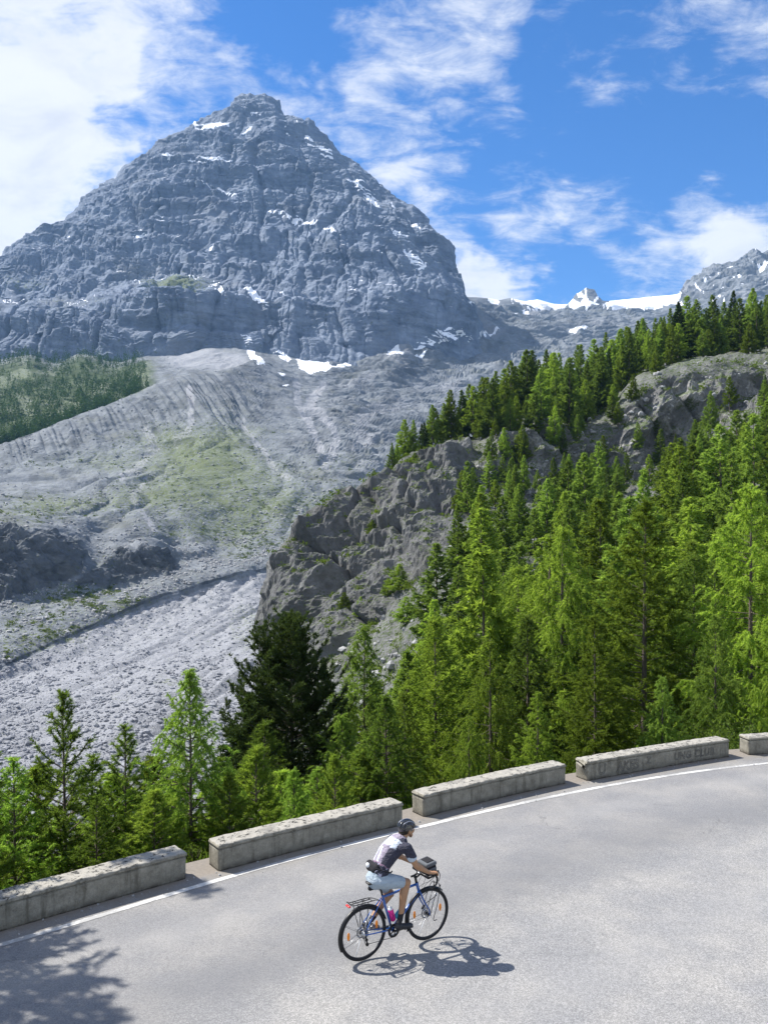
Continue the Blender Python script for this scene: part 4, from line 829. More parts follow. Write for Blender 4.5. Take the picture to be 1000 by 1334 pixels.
for q_, (p_, t_, y_, k_, w_, l_) in enumerate([(45, 1000, 19.5, 'y2', 1.5, 'bright little larch behind the slender one at the far left'), (118, 985, 20.5, 'y3', 1.3, 'filling larch between the slender one and the darker one'), (205, 990, 20.0, 'y2', 1.4, 'bright bushy larch left of the tallest drooping one'),
        (292, 985, 21.0, 'y3', 1.3, 'soft green larch right of the tallest drooping one'), (365, 1005, 24.0, 'y2', 1.5, 'bright bushy larch at the foot of the stone pine'), (410, 1000, 25.0, 'y3', 1.4, 'soft green larch under the right side of the stone pine'),
        (470, 980, 24.0, 'y2', 1.5, 'bright bushy larch above the right end of the second guard block'), (-15, 960, 19.0, 'y3', 1.2, 'larch cut by the left edge behind the lower left wall'), (150, 1010, 18.8, 'y2', 1.5, 'low bushy larch under the darker young larch'), (232, 1015, 18.6, 'y2', 1.4, 'low bushy larch at the foot of the tallest drooping one'),
        (340, 940, 28.0, 'y3', 1.3, 'paler larch left of the trunk of the stone pine'), (450, 930, 30.0, 'y0', 1.2, 'drooping larch at the right flank of the stone pine')]):
    plant_px(k_, p_, t_, y_, l_, 'young larch', widen=w_, rz=q_ * 1.3)
plant_px('pine', 383, 803, 33, 'broad dark stone pine with upswept branches left of the larch wood', 'stone pine', rz=1.0, widen=1.05)
plant_px('mid4', 315, 905, 31, 'small dark conifer at the left foot of the broad stone pine', 'spruce', widen=1.6)
plant_px('big3', 472, 812, 38, 'thin larch with a visible dark stem right behind the stone pine', 'larch tree', rz=0.7, widen=0.9)
plant_px('y0', 505, 905, 24, 'loose low larch behind the gap beside the cyclist', 'young larch', widen=1.2)
plant_px('big0', 568, 805, 36, 'pointed larch with a dark bare stem above the third guard block', 'larch tree', rz=0.2)
plant_px('big1', 530, 900, 31, 'drooping larch low behind the wall gap next to the cyclist', 'larch tree', rz=2.0, widen=1.1)
plant_px('big1', 640, 830, 33, 'broad weeping larch above the right half of the third guard block', 'larch tree', rz=1.1, widen=1.1)
plant_px('big1', 612, 930, 24, 'low weeping larch touching the top of the third guard block', 'larch tree', rz=3.1, widen=1.0)
plant_px('big1', 730, 680, 42, 'tall broad yellow green weeping larch in the middle of the wood', 'larch tree', rz=4.1, widen=1.05)
plant_px('big3', 690, 800, 36, 'dense larch standing between the two broad weeping larches', 'larch tree', rz=5.1)
plant_px('big0', 838, 650, 33, 'most prominent tall larch with layered branches and dark stem, above the graffiti block', 'larch tree', rz=3.3, widen=1.05)
plant_px('big0', 775, 800, 27, 'layered bright larch just left of the most prominent larch', 'larch tree', rz=5.6, widen=0.95)
plant_px('big3', 900, 720, 38, 'full larch between the most prominent one and the bare stemmed one', 'larch tree', rz=0.4)
plant_px('big2', 975, 628, 31, 'tall larch with long bare stem at the right edge above the last guard block', 'larch tree', rz=0.5, widen=1.05)
plant_px('big2', 1045, 560, 33, 'tall larch cut off by the right edge', 'larch tree', rz=2.5)
plant_px('big3', 930, 800, 28, 'low dense larch behind the leafy bush', 'larch tree', rz=2.2, widen=0.9)
plant_px('big1', 1010, 800, 29, 'weeping larch at the right edge behind the bare stemmed one', 'larch tree', rz=2.7)
plant_px('big0', 700, 900, 25, 'low layered larch behind the gap between the third block and the graffiti block', 'larch tree', rz=2.2, widen=0.9)
plant_px('big3', 860, 880, 26, 'low larch right behind the graffiti block', 'larch tree', rz=1.2, widen=0.95)
# --- larch outside the left edge whose boughs reach into the picture and whose crown shades the road
plant('big0', -9.15, 12.0, 10.6, 'near larch beyond the left edge, its bough tips showing against the gravel fan', 'larch tree', rz=0.9, widen=1.05, z=-2.4)
plant('big2', -9.1, 15.6, 11.8, 'tall narrow larch beyond the left edge shading the road by the first gap', 'larch tree', rz=0.4, widen=0.75, z=-3.2)
# --- the wood on the slope
rg = np.random.default_rng(77)
GW = 'larches of the wood on the slope'; 
spots = []
tries = 0
while len(spots) < 72 and tries < 6000:
    tries += 1
    y = math.exp(rg.uniform(math.log(42), math.log(128))); pxx = rg.uniform(470, 1080)
    lim = np.interp(y, [42, 80, 130], [455, 520, 590])
    if pxx < lim: continue
    x = (pxx - 500) / F * y
    if all((x - a) ** 2 + (y - b) ** 2 > (2.3 + y * .012) ** 2 for a, b in spots): spots.append((x, y))
for x, y in spots:
    key = rg.choice(['mid0', 'mid2', 'mid1', 'mid5', 'mid3', 'mid2']) if y > 58 else rg.choice(['big0', 'big1', 'big3', 'mid2'])
    hh = rg.uniform(10, 15.5); pp_ = 500 + F * x / y
    where = ('on the left rim of the wood beside the outcrop' if pp_ < 620 else 'in the middle of the wood above the third guard block' if pp_ < 780 else 'in the right half of the wood above the graffiti block')
    look = {'big0': 'layered green', 'big1': 'drooping green', 'big3': 'dense green', 'mid0': 'full green', 'mid1': 'open green', 'mid2': 'weeping yellow green', 'mid3': 'narrow green', 'mid5': 'thin crowned'}[str(key)]
    plant(key, x, y, hh, look + ' larch ' + where, 'larch tree', GW, widen=rg.uniform(1.05, 1.45))
GS = 'larches on the steep slope below the cliff'
n = 0; sp2 = []
tries = 0
while n < 80 and tries < 5000:
    tries += 1
    y = rg.uniform(122, 205); pxx = rg.uniform(520, 1080)
    lo = np.interp(y, [122, 150, 180, 205], [505, 575, 625, 660]); 
    if pxx < lo: continue
    if 640 < pxx < 900 and y > 165 and rg.random() < 0.45: continue
    if 640 < pxx < 880 and y > 130 and rg.random() < 0.25: continue
    x = (pxx - 500) / F * y
    if not all((x - a) ** 2 + (y - b) ** 2 > 3.4 ** 2 for a, b in sp2): continue
    sp2.append((x, y)); n += 1
    key = str(rg.choice(['mid0', 'mid1', 'mid3', 'mid2', 'mid4', 'mid5'], p=[.25, .22, .2, .14, .06, .13])); hh = rg.uniform(6.5, 13.5) if y < 160 else rg.uniform(5, 10.5)
    look = ('tall ' if hh > 12 else 'low ' if hh < 9 else 'middling ') + {'mid0': 'full green larch', 'mid1': 'open green larch', 'mid2': 'weeping larch', 'mid3': 'narrow larch', 'mid4': 'dark spruce', 'mid5': 'thin crowned larch'}[key]
    plant(key, x, y, hh, look + (' on the steep slope beside the dark outcrop' if pxx < 650 else ' at the foot of the grey cliff' if pxx < 860 else ' on the steep slope near the right edge'), 'conifer', GS, widen=rg.uniform(1.0, 1.5))
GC = 'conifers along the ridge crest above the cliff'
# crest rows: photo column, distance
cr = []
for pxx in np.concatenate([np.arange(512, 600, 7.0), np.arange(600, 1080, 9.0), np.arange(640, 1080, 9), np.arange(740, 1080, 11)]):
    cr.append(pxx + rg.uniform(-3, 3))
for i, pxx in enumerate(cr):
    yc = float(np.interp(pxx, [512, 560, 600, 640, 700, 760, 800, 840, 900, 1000, 1140], [208, 222, 232, 250, 275, 290, 300, 310, 320, 325, 328]))
    y = yc + (rg.uniform(-4, 10) if i < 62 else rg.uniform(-62, -6) * (0.5 if pxx < 700 else 1.0))
    if i < 13: y = yc + rg.uniform(2, 10)
    x = (pxx - 500) / F * y
    hh = rg.uniform(12, 20.5) if pxx > 650 else (rg.uniform(11, 17) if pxx > 610 else rg.uniform(9, 14.5))
    if abs(pxx - 512) < 5: hh = 8.5
    key = str(rg.choice(['mid0', 'mid1', 'mid3', 'mid4', 'mid2', 'mid5'], p=[.25, .25, .2, .1, .1, .1])); big_ = hh > (16.5 if pxx > 610 else 12)
    look = ('tall ' if big_ else 'shorter ') + {'mid0': 'full larch', 'mid1': 'open larch', 'mid2': 'weeping larch', 'mid3': 'narrow larch', 'mid4': 'dark spruce', 'mid5': 'thin crowned larch'}[key]
    plant(key, x, y, hh, 'leftmost small conifer standing alone at the end of the ridge row' if i == 0 else look + (' on the ridge row behind the rounded outcrop' if pxx < 625 else ' on the ridge crest above the middle of the cliff' if pxx < 800 else ' on the ridge crest near the right edge'), 'conifer', GC, widen=rg.uniform(.95, 1.4))
ORD = ['leftmost', 'second from the left', 'third from the left', 'fourth from the left', 'fifth from the left', 'sixth from the left', 'seventh from the left', 'eighth from the left', 'ninth from the left', 'tenth from the left', 'eleventh from the left', 'twelfth from the left', 'eleventh from the right', 'tenth from the right', 'ninth from the right', 'eighth from the right', 'seventh from the right', 'sixth from the right', 'fifth from the right', 'fourth from the right', 'third from the right', 'second from the right', 'rightmost']
# a few single ones on ledges of the cliff and outcrop
ledge = [(668, 190, 8, 'mid3'), (700, 200, 6, 'mid1'), (720, 196, 9, 'mid0'), (733, 214, 8, 'mid3'), (655, 205, 7, 'mid1'), (770, 205, 6, 'mid2'), (860, 212, 10, 'mid1'), (735, 205, 6, 'mid0'), (633, 222, 7, 'mid0'), (690, 228, 8, 'mid2'), (815, 200, 7, 'mid1'), (790, 190, 8, 'mid0'), (905, 200, 9, 'mid0'), (645, 215, 6, 'mid5'), (678, 208, 5, 'mid5'), (752, 216, 7, 'mid1'), (785, 212, 8, 'mid5'), (830, 214, 7, 'mid0'), (845, 206, 9, 'mid5'), (880, 216, 8, 'mid3'), (925, 210, 10, 'mid0'), (950, 214, 9, 'mid5')]
ledge.sort()
for q, (pxx, y, hh, key) in enumerate(ledge):
    plant(key, (pxx - 500) / F * y, y, hh, ORD[q] + ' of the small conifers on the cliff ledges', 'conifer', 'small conifers on the ledges of the cliff', widen=1.1)
q = 0; sp3 = []
while q < 26:
    pxx = rg.uniform(628, 860); y = float(np.interp(pxx, [628, 700, 760, 800, 860], [216, 222, 225, 226, 229])) + rg.uniform(-9, 16); x = (pxx - 500) / F * y
    if any((x - a) ** 2 + (y - b) ** 2 < 9 for a, b in sp3): continue
    sp3.append((x, y)); q += 1
    plant(str(rg.choice(['mid0', 'mid1', 'mid2', 'mid5'])), x, y, rg.uniform(6, 12), ('low larch on the green brow of the cliff behind the dark outcrop' if pxx < 700 else 'low larch on the green brow above the broken middle of the cliff' if pxx < 780 else 'low larch on the brow of the upper right cliff'), 'conifer', 'low larches on the brow of the cliff', widen=rg.uniform(1.1, 1.5))
q = 0
while q < 24:
    pxx = rg.uniform(815, 1075); y = rg.uniform(240, 300); x = (pxx - 500) / F * y
    if any((x - a) ** 2 + (y - b) ** 2 < 16 for a, b in sp3): continue
    sp3.append((x, y)); q += 1; hh = rg.uniform(8, 14)
    plant(str(rg.choice(['mid0', 'mid1', 'mid2', 'mid5'])), x, y, hh, ('taller' if hh > 11 else 'lower') + (' larch on the grassy shoulder between the upper cliff and the ridge crest' if pxx < 920 else ' larch on the grassy shoulder above the cliff at the right edge'), 'conifer', 'larches on the grassy shoulder above the cliff', widen=rg.uniform(1.1, 1.5))
# scrub on the outcrop and gravel
for q, (pxx, y, hh) in enumerate([(448, 150, 3.0), (470, 145, 3.5), (485, 176, 3.0), (505, 142, 3.0), (520, 140, 4.5), (530, 128, 4), (540, 200, 2.2), (560, 190, 2.0)]):
    plant('mid2', (pxx - 500) / F * y, y, hh, ORD[q] + ' of the low green shrubs on the dark outcrop', 'shrub', 'shrubs on the dark rock outcrop', widen=2.2)
print('trees', NTREE)
# --- far wood on the left: nobody could count it
def scatter_mask(mask, n, g):
    idx = np.flatnonzero(mask.ravel()); return g.choice(idx, n)
VP = VAL['P'].reshape(-1, 3); vpx, vpy, vrp = VAL['px'].ravel(), VAL['py'].ravel(), VAL['rp'].ravel()
g = np.random.default_rng(3)
area = (vrp > 9.08) & (vrp < 12.1) & (vpx < 186 + 34 * fbm2(vpx / 12, vpy / 6, 3, 9.0) - np.clip((vpy - 500), 0, 60) * .2) & (vpx > -260)
dn_ = fbm2(vpx / 34, vpy / 12, 3, 44.0) + 0.28 * (vpy < 500) - 0.0
w_ = area & (dn_ > -0.28)
idx = scatter_mask(w_, 2900, g)
cV = []; tmpl_n = 26
for i in idx:
    p = VP[i]; hgt = g.uniform(16, 30); hgt *= (0.6 + 0.8 * g.random() ** 2); rad = hgt * g.uniform(0.16, 0.30); nl = 54
    u = g.random(nl) ** 0.8; a = g.random(nl) * 6.283; rr_ = rad * (1 - u) * (0.55 + 0.45 * g.random(nl)) + 0.25
    c = np.stack([p[0] + rr_ * np.cos(a), p[1] + rr_ * np.sin(a), p[2] - 0.5 + hgt * (0.04 + 0.96 * u)], -1)
    d_ = nrm(np.stack([np.cos(a), np.sin(a), g.normal(-0.2, 0.5, nl)], -1)); s_ = nrm(np.cross(d_, g.normal(0, 1, (nl, 3))))
    z_ = g.uniform(1.1, 2.4, (nl, 1)) * (1.2 - 0.6 * u[:, None])
    cV.append(np.stack([c - s_ * z_ * .6, c + s_ * z_ * .6, c + d_ * z_ + np.array([0, 0, .5])], 1).reshape(-1, 3))
cV = np.concatenate(cV); n = len(cV) // 3
M_FAR = leaf_mat('far_wood_needles', (0.012, 0.032, 0.010), (0.048, 0.088, 0.018), 0.15, 0.05)
o = mesh_np('distant_forest', cV, T=np.arange(n * 3).reshape(-1, 3), mat=M_FAR, smooth=False)
tag(o, 'far dark green wood behind the moraine ridge on the left', 'forest', kind='stuff')
# --- low scrub dots on the moraine
okm = (VAL['grass'].ravel() > 0.25) & (vrp > 3.9) & (vrp < 9.0) & (vpx < 520) & (vpx > -200)
idx = scatter_mask(okm & (fbm2(vpx / 18, vpy / 14, 3, 71.0) > 0.0), 1300, g)
cV = []
for i in idx:
    p = VP[i]; r_ = g.uniform(0.5, 1.9) * (1.6 if g.random() < .12 else 1); nl = 26
    c = p + np.stack([g.normal(0, 0.6 * r_, nl), g.normal(0, 0.6 * r_, nl), np.abs(g.normal(0, 0.4 * r_, nl))], -1)
    d_ = nrm(g.normal(0, 1, (nl, 3)) + np.array([0, 0, .5])); s_ = nrm(np.cross(d_, g.normal(0, 1, (nl, 3)))); z_ = 0.42 * r_
    cV.append(np.stack([c - s_ * z_ * .6, c + s_ * z_ * .6, c + d_ * z_], 1).reshape(-1, 3))
cV = np.concatenate(cV); n = len(cV) // 3
o = mesh_np('mountain_scrub', cV, T=np.arange(n * 3).reshape(-1, 3), mat=leaf_mat('scrub_leaves', (0.05, 0.08, 0.02), (0.12, 0.16, 0.035), 0.3, 0.1), smooth=False)
tag(o, 'low green scrub dotted over the gravel slopes', 'scrub', kind='stuff')
# --- boulders: on the fan and the slopes
ico = bmesh.new(); bmesh.ops.create_icosphere(ico, subdivisions=1, radius=1.0)
iv = np.array([vv_.co[:] for vv_ in ico.verts]); it = np.array([[q.index for q in f.verts] for f in ico.faces]); ico.free()
def rocks(idx, smin, smax, pw, name, mat, lab, g, src=VP):
    n = len(idx); s = smin * (smax / smin) ** (g.random(n) ** pw); s = s[:, None, None]
    jit = iv[None] * g.uniform(0.72, 1.15, (n, len(iv), 1)); jit = jit * g.uniform(0.6, 1.3, (n, 1, 3)); a = g.random(n) * 6.28
    ca, sa = np.cos(a)[:, None], np.sin(a)[:, None]
    jx = jit[..., 0] * ca - jit[..., 1] * sa; jy = jit[..., 0] * sa + jit[..., 1] * ca
    W = np.stack([jx, jy, jit[..., 2] * .8], -1) * s + src[idx][:, None] + np.array([0, 0, 0.2]) * s
    T = (it[None] + (np.arange(n) * len(iv))[:, None, None]).reshape(-1, 3)
    o = mesh_np(name, W.reshape(-1, 3), T=T, mat=mat, smooth=False); tag(o, lab, 'boulders', kind='stuff'); return o
m_bould, t = mat_new('boulder_stone')
P_b = t.n('ShaderNodeNewGeometry').outputs['Position']
c = t.mix(t.noise(P_b, 0.9, 3, 0.6), (0.15, 0.16, 0.175, 1), (0.40, 0.41, 0.44, 1)); c = t.mix(t.ss(t.noise(P_b, 0.12, 5, .7), .35, .65), t.mix(1.0, c, (.7, .7, .72, 1), 'MULTIPLY'), c)
bs = t.n('ShaderNodeBsdfPrincipled', {'Base Color': c, 'Roughness': 0.9, 'Specular IOR Level': 0.15}); t.n('ShaderNodeOutputMaterial', {'Surface': bs})
fanm = (VAL['fan'].ravel() > 0.6) & (vpx > -120) & (vpy < 1120)
cl_ = fbm2(vpx / 30, vpy / 10, 4, 5.5)
wgt = np.where(fanm, np.exp(cl_ * 4.0) * (Y_ := 1.0), 0); wgt /= wgt.sum()
idx = g.choice(len(wgt), 34000, p=wgt)
rocks(idx, 0.14, 1.15, 3.2, 'boulder_field', m_bould, 'pale boulders strewn over the gravel fan', g)
m_dull, t = mat_new('slope_stone')
P_b = t.n('ShaderNodeNewGeometry').outputs['Position']
c = t.mix(t.noise(P_b, 0.4, 4, 0.6), (0.13, 0.135, 0.14, 1), (0.46, 0.46, 0.46, 1))
bs = t.n('ShaderNodeBsdfPrincipled', {'Base Color': c, 'Roughness': 0.9, 'Specular IOR Level': 0.15}); t.n('ShaderNodeOutputMaterial', {'Surface': bs})
sm = (vrp > 3.95) & (vrp < 9.0) & (vpx < 560) & (vpx > -120) & (VAL['knoll'].ravel() < .6)
wgt = np.where(sm, np.exp(fbm2(vpx / 40, vpy / 20, 4, 15.5) * 4), 0); wgt /= wgt.sum()
idx = g.choice(len(wgt), 24000, p=wgt)
rocks(idx, 0.25, 2.0, 3.8, 'slope_boulders', m_dull, 'loose stones and boulders on the grey moraine slopes', g)
# --- undergrowth behind the wall
gx, gy, gz = HG[..., 0].ravel(), HG[..., 1].ravel(), HG[..., 2].ravel()
hr = HRP.ravel()
ok = (hr > 1.1) & (hr < 5.2) & (HPX.ravel() > -120) & (HPX.ravel() < 1150)
wt_ = np.where(ok, np.where(hr < 4, 1.0, 0.35), 0); wt_ /= wt_.sum()
idx = g.choice(len(wt_), 60000, p=wt_); n = len(idx)
hp_ = np.stack([gx, gy, gz], -1)[idx] + g.normal(0, 0.06, (n, 3)) * np.array([1, 1, 0])
hgt = (0.10 + 0.25 * g.random((n, 1)) ** 2) * (0.6 + 0.03 * hp_[:, 1:2]); d_ = nrm(g.normal(0, 0.5, (n, 3)) + np.array([0, 0, 1.0])); s_ = nrm(np.cross(d_, g.normal(0, 1, (n, 3))))
cV = np.stack([hp_ - s_ * hgt * .13, hp_ + s_ * hgt * .13, hp_ + d_ * hgt], 1).reshape(-1, 3)
o = mesh_np('undergrowth', cV, T=np.arange(n * 3).reshape(-1, 3), mat=M_GRASS, smooth=False)
tag(o, 'grass and low herbs on the bank behind the guard blocks', 'grass', kind='stuff')
# --- leafy bush at the right end, and weeds in the wall gaps
def bush(x, y, h_, r_, label, n=2600, leaf=0.075, zb=None):
    g = np.random.default_rng(int(abs(x) * 100) + 3); z0 = ground_near(x, y) if zb is None else zb
    root = empty('leafy_bush', (x, y, z0)); tag(root, label, 'bush')
    ps, rs = [], []; tips = []
    for i in range(16):
        a = g.random() * 6.28; e_ = g.uniform(0.9, 1.45); L = h_ * g.uniform(0.6, 1.05); s = np.linspace(0, 1, 6)[:, None]
        dd = np.array([math.cos(a) * math.cos(e_) * r_ / h_ * 1.6, math.sin(a) * math.cos(e_) * r_ / h_ * 1.6, math.sin(e_)])
        p = dd * L * s; ps.append(p); rs.append(np.linspace(0.012, 0.003, 6)); tips.append(p)
    TV, TQ = tubes(ps, rs, 4); mesh_np('stem', TV, TQ, mat=m_bark, parent=root)
    tips = np.array(tips); k = g.integers(0, 16, n); u = g.uniform(1.2, 4.99, n); i0 = u.astype(int); fr = (u - i0)[:, None]
    c = tips[k, i0] * (1 - fr) + tips[k, i0 + 1] * fr + g.normal(0, 0.055, (n, 3))
    d_ = nrm(g.normal(0, 1, (n, 3)) + np.array([0, 0, .6])); s_ = nrm(np.cross(d_, g.normal(0, 1, (n, 3)))); l_ = leaf * g.uniform(.6, 1.2, (n, 1))
    V = np.stack([c, c + d_ * l_ * .5 + s_ * l_ * .28, c + d_ * l_, c + d_ * l_ * .5 - s_ * l_ * .28], 1).reshape(-1, 3)
    mesh_np('foliage', V, np.arange(n * 4).reshape(-1, 4), mat=M_BROAD, parent=root, smooth=False)
xb = lambda p, y: (p - 500) / F * y
bush(xb(932, 22.6), 22.6, 1.75, 0.8, 'pale green broad-leaved bush behind the gap before the last guard block')
bush(xb(962, 23.4), 23.4, 2.0, 0.7, 'taller leafy bush just behind the last guard block', 2200)
bush(xb(888, 22.4), 22.4, 1.3, 0.5, 'small leafy sprig peeping over the right end of the graffiti block', 900)
bush(xb(252, 14.45), 14.45, 0.35, 0.25, 'little weed tuft in the gap between the two left guard blocks', 500, 0.05)
bush(xb(757, 19.2), 19.2, 0.35, 0.2, 'little weed tuft in the gap left of the graffiti block', 350, 0.05)

# --- brush on the hillside between the trees
ok = (hr > 4.6) & (hr < 11.2) & (HPX.ravel() > 345) & (HPX.ravel() < 1100)
gg = grass; dn2 = fbm2(HPX.ravel() / 12, HPY.ravel() / 9, 3, 91.0)
wt_ = np.where(ok, np.clip(gg - 0.25, 0, 1) * np.exp(dn2 * 3.5), 0); wt_ /= wt_.sum()
idx = g.choice(len(wt_), 5600, p=wt_); hall = np.stack([gx, gy, gz], -1)
cV = []
for i in idx:
    p = hall[i]; r_ = g.uniform(0.35, 1.0) * (1.7 if g.random() < .1 else 1); nl = 30
    c = p + np.stack([g.normal(0, 0.6 * r_, nl), g.normal(0, 0.6 * r_, nl), np.abs(g.normal(0, 0.42 * r_, nl))], -1)
    d_ = nrm(g.normal(0, 1, (nl, 3)) + np.array([0, 0, .5])); s_ = nrm(np.cross(d_, g.normal(0, 1, (nl, 3)))); z_ = g.uniform(.22, .5, (nl, 1)) * r_
    cV.append(np.stack([c - s_ * z_ * .5, c + s_ * z_ * .5, c + d_ * z_], 1).reshape(-1, 3))
cV = np.concatenate(cV); n = len(cV) // 3
o = mesh_np('hillside_brush', cV, T=np.arange(n * 3).reshape(-1, 3), mat=leaf_mat('brush_leaves', (0.045, 0.075, 0.016), (0.12, 0.17, 0.030), 0.35, 0.25), smooth=False)
tag(o, 'low green brush and tufts covering the ledges of the hillside', 'brush', kind='stuff')
wt_ = np.where((hr > 6.6) & (hr < 11) & (HPX.ravel() > 345) & (HPX.ravel() < 1100) & (oc < .2), 1.0, 0); wt_ /= wt_.sum()
rocks(g.choice(len(wt_), 1500, p=wt_), 0.15, 1.2, 2.0, 'hillside_stones', m_dull, 'grey stones and broken rock among the brush of the hillside', g, src=hall)

# --- grit along the foot of the guard blocks
k_ = g.integers(30, 400, 900); off = np.abs(g.normal(0, 0.16, 900)) * np.where(g.random(900) < .7, 1, 2.2)
tx_, ty_ = np.gradient(CURVE[:, 0])[k_], np.gradient(CURVE[:, 1])[k_]; ll_ = np.hypot(tx_, ty_)
gp_ = np.stack([CURVE[k_, 0] + ty_ / ll_ * off, CURVE[k_, 1] - tx_ / ll_ * off, np.full(900, 0.002)], -1)
rocks(np.arange(900), 0.004, 0.028, 2.2, 'grit', m_dull, 'loose grit and little stones along the foot of the guard blocks', g, src=gp_)
# ================================================================== CYCLIST AND BICYCLE
BO = np.array([0.158, 11.04, 0.012]); BA = math.atan2(0.546, 0.846)
def root_at(name, lp=(0, 0, 0)):
    """empty at a point given in the bicycle's own frame (x ahead, y left, z up)"""
    c, s = math.cos(BA), math.sin(BA); lp = np.array(lp, float)
    e = empty(name, (BO[0] + lp[0] * c - lp[1] * s, BO[1] + lp[0] * s + lp[1] * c, BO[2] + lp[2]), BA); e['_o'] = list(map(float, lp)); return e
def put(name, V, Q=None, T=None, mat=None, parent=None, smooth=True):
    off = np.array(list(parent['_o'])) if parent is not None and '_o' in parent else np.zeros(3)
    o = mesh_np(name, np.asarray(V) - off, Q, T, mat=mat, parent=parent, smooth=smooth)
    return o
def sub(name, V, Q=None, T=None, mat=None, parent=None, root=None, smooth=True):
    off = np.array(list(root['_o'])); return mesh_np(name, np.asarray(V) - off, Q, T, mat=mat, parent=parent, smooth=smooth)
def smooth_path(pts, n=8):
    pts = np.array(pts, float); out = []
    P0 = np.vstack([2 * pts[0] - pts[1], pts, 2 * pts[-1] - pts[-2]])
    for i in range(1, len(P0) - 2):
        for t_ in np.linspace(0, 1, n, endpoint=False):
            a, b, c, d_ = P0[i - 1], P0[i], P0[i + 1], P0[i + 2]
            out.append(0.5 * ((2 * b) + (-a + c) * t_ + (2 * a - 5 * b + 4 * c - d_) * t_ ** 2 + (-a + 3 * b - 3 * c + d_) * t_ ** 3))
    out.append(pts[-1]); return np.array(out)
def tb(pts, r, sides=10, curve=False, n=8):
    p = smooth_path(pts, n) if curve else np.array(pts, float)
    if len(p) == 2: p = np.array([p[0], (p[0] + p[1]) / 2, p[1]])
    rr = np.full(len(p), r) if np.isscalar(r) else np.interp(np.linspace(0, 1, len(p)), np.linspace(0, 1, len(r)), r)
    # closed ends
    p = np.vstack([p[0], p, p[-1]]); rr = np.concatenate([[1e-4], rr, [1e-4]])
    d0 = (p[2] - p[1]) * 1e-3; p[0] = p[0] - d0; p[-1] = p[-1] + (p[-2] - p[-3]) * 1e-3
    return p, rr, sides
def tubeset(lst):
    V, Q = [], []; b = 0
    for p, r, s in lst:
        v_, q_ = tubes([p], [r], s); V.append(v_); Q.append(q_ + b); b += len(v_)
    return np.concatenate(V), np.concatenate(Q)
def torus(c, Rr, r, nu=72, nv=10, flat=1.0, a0=0, a1=2 * math.pi):
    full = abs(a1 - a0 - 2 * math.pi) < 1e-6
    u = np.linspace(a0, a1, nu, endpoint=not full); v_ = np.arange(nv) / nv * 2 * np.pi
    U, W = np.meshgrid(u, v_, indexing='ij'); rad = Rr + r * np.cos(W)
    V = np.stack([c[0] + rad * np.cos(U), c[1] + r * flat * np.sin(W), c[2] + rad * np.sin(U)], -1).reshape(-1, 3)
    iu = np.arange(nu if full else nu - 1); q = []
    for i in iu:
        j = (i + 1) % nu; k = np.arange(nv); k2 = (k + 1) % nv
        q.append(np.stack([i * nv + k, i * nv + k2, j * nv + k2, j * nv + k], -1))
    return V, np.concatenate(q)
def disc(c, r, th, n=36, hole=0.0):
    a = np.arange(n) / n * 2 * np.pi; V = []; Q = []
    for k, (rr, yy) in enumerate([(max(hole, 1e-3), -th), (r, -th), (r, th), (max(hole, 1e-3), th)]):
        V.append(np.stack([c[0] + rr * np.cos(a), np.full(n, c[1] + yy), c[2] + rr * np.sin(a)], -1))
    i = np.arange(n); j = (i + 1) % n
    for k in range(4): k2 = (k + 1) % 4; Q.append(np.stack([k * n + i, k * n + j, k2 * n + j, k2 * n + i], -1))
    return np.concatenate(V), np.concatenate(Q)
_u = np.linspace(0, np.pi, 13); _v = np.arange(16) / 16 * 2 * np.pi
def capsule(p1, p2, r1, r2, flat=1.0, wide=(0, 1, 0)):
    """closed tapered capsule; width r along 'wide', r*flat across it"""
    p1 = np.array(p1, float); p2 = np.array(p2, float); w_ = p2 - p1; L = np.linalg.norm(w_); w_ = w_ / L if L > 1e-6 else np.array([0, 0, 1.0])
    u_ = np.array(wide, float); u_ = u_ - w_ * (u_ @ w_)
    if np.linalg.norm(u_) < 1e-3: u_ = np.array([1.0, 0, 0]) - w_ * w_[0]
    u_ /= np.linalg.norm(u_); v_ = np.cross(w_, u_)
    rings = [(p2, r2, a) for a in _u[:7]] + [(p1, r1, a) for a in _u[6:]]
    V = []
    for (p, r, a) in rings:
        s = max(math.sin(a), 1e-3); V.append(p + w_ * r * math.cos(a) + r * s * (np.cos(_v)[:, None] * u_ + flat * np.sin(_v)[:, None] * v_))
    V = np.concatenate(V); nr, n = len(rings), 16
    i = np.arange(nr - 1)[:, None] * n + np.arange(n)[None]; j = np.arange(nr - 1)[:, None] * n + (np.arange(n)[None] + 1) % n
    Q = np.stack([i, j, j + n, i + n], -1).reshape(-1, 4)
    return V, Q
def ell(c, rx, ry, rz, pitch=0.0):
    a, b = np.meshgrid(np.linspace(0.02, np.pi - 0.02, 14), np.arange(20) / 20 * 2 * np.pi, indexing='ij')
    x = rx * np.sin(a) * np.cos(b); y = ry * np.sin(a) * np.sin(b); z = rz * np.cos(a)
    cp_, sp__ = math.cos(pitch), math.sin(pitch)
    V = np.stack([c[0] + x * cp_ + z * sp__, c[1] + y, c[2] - x * sp__ + z * cp_], -1).reshape(-1, 3)
    i = np.arange(13)[:, None] * 20 + np.arange(20)[None]; j = np.arange(13)[:, None] * 20 + (np.arange(20)[None] + 1) % 20
    return V, np.stack([i, i + 20, j + 20, j], -1).reshape(-1, 4)
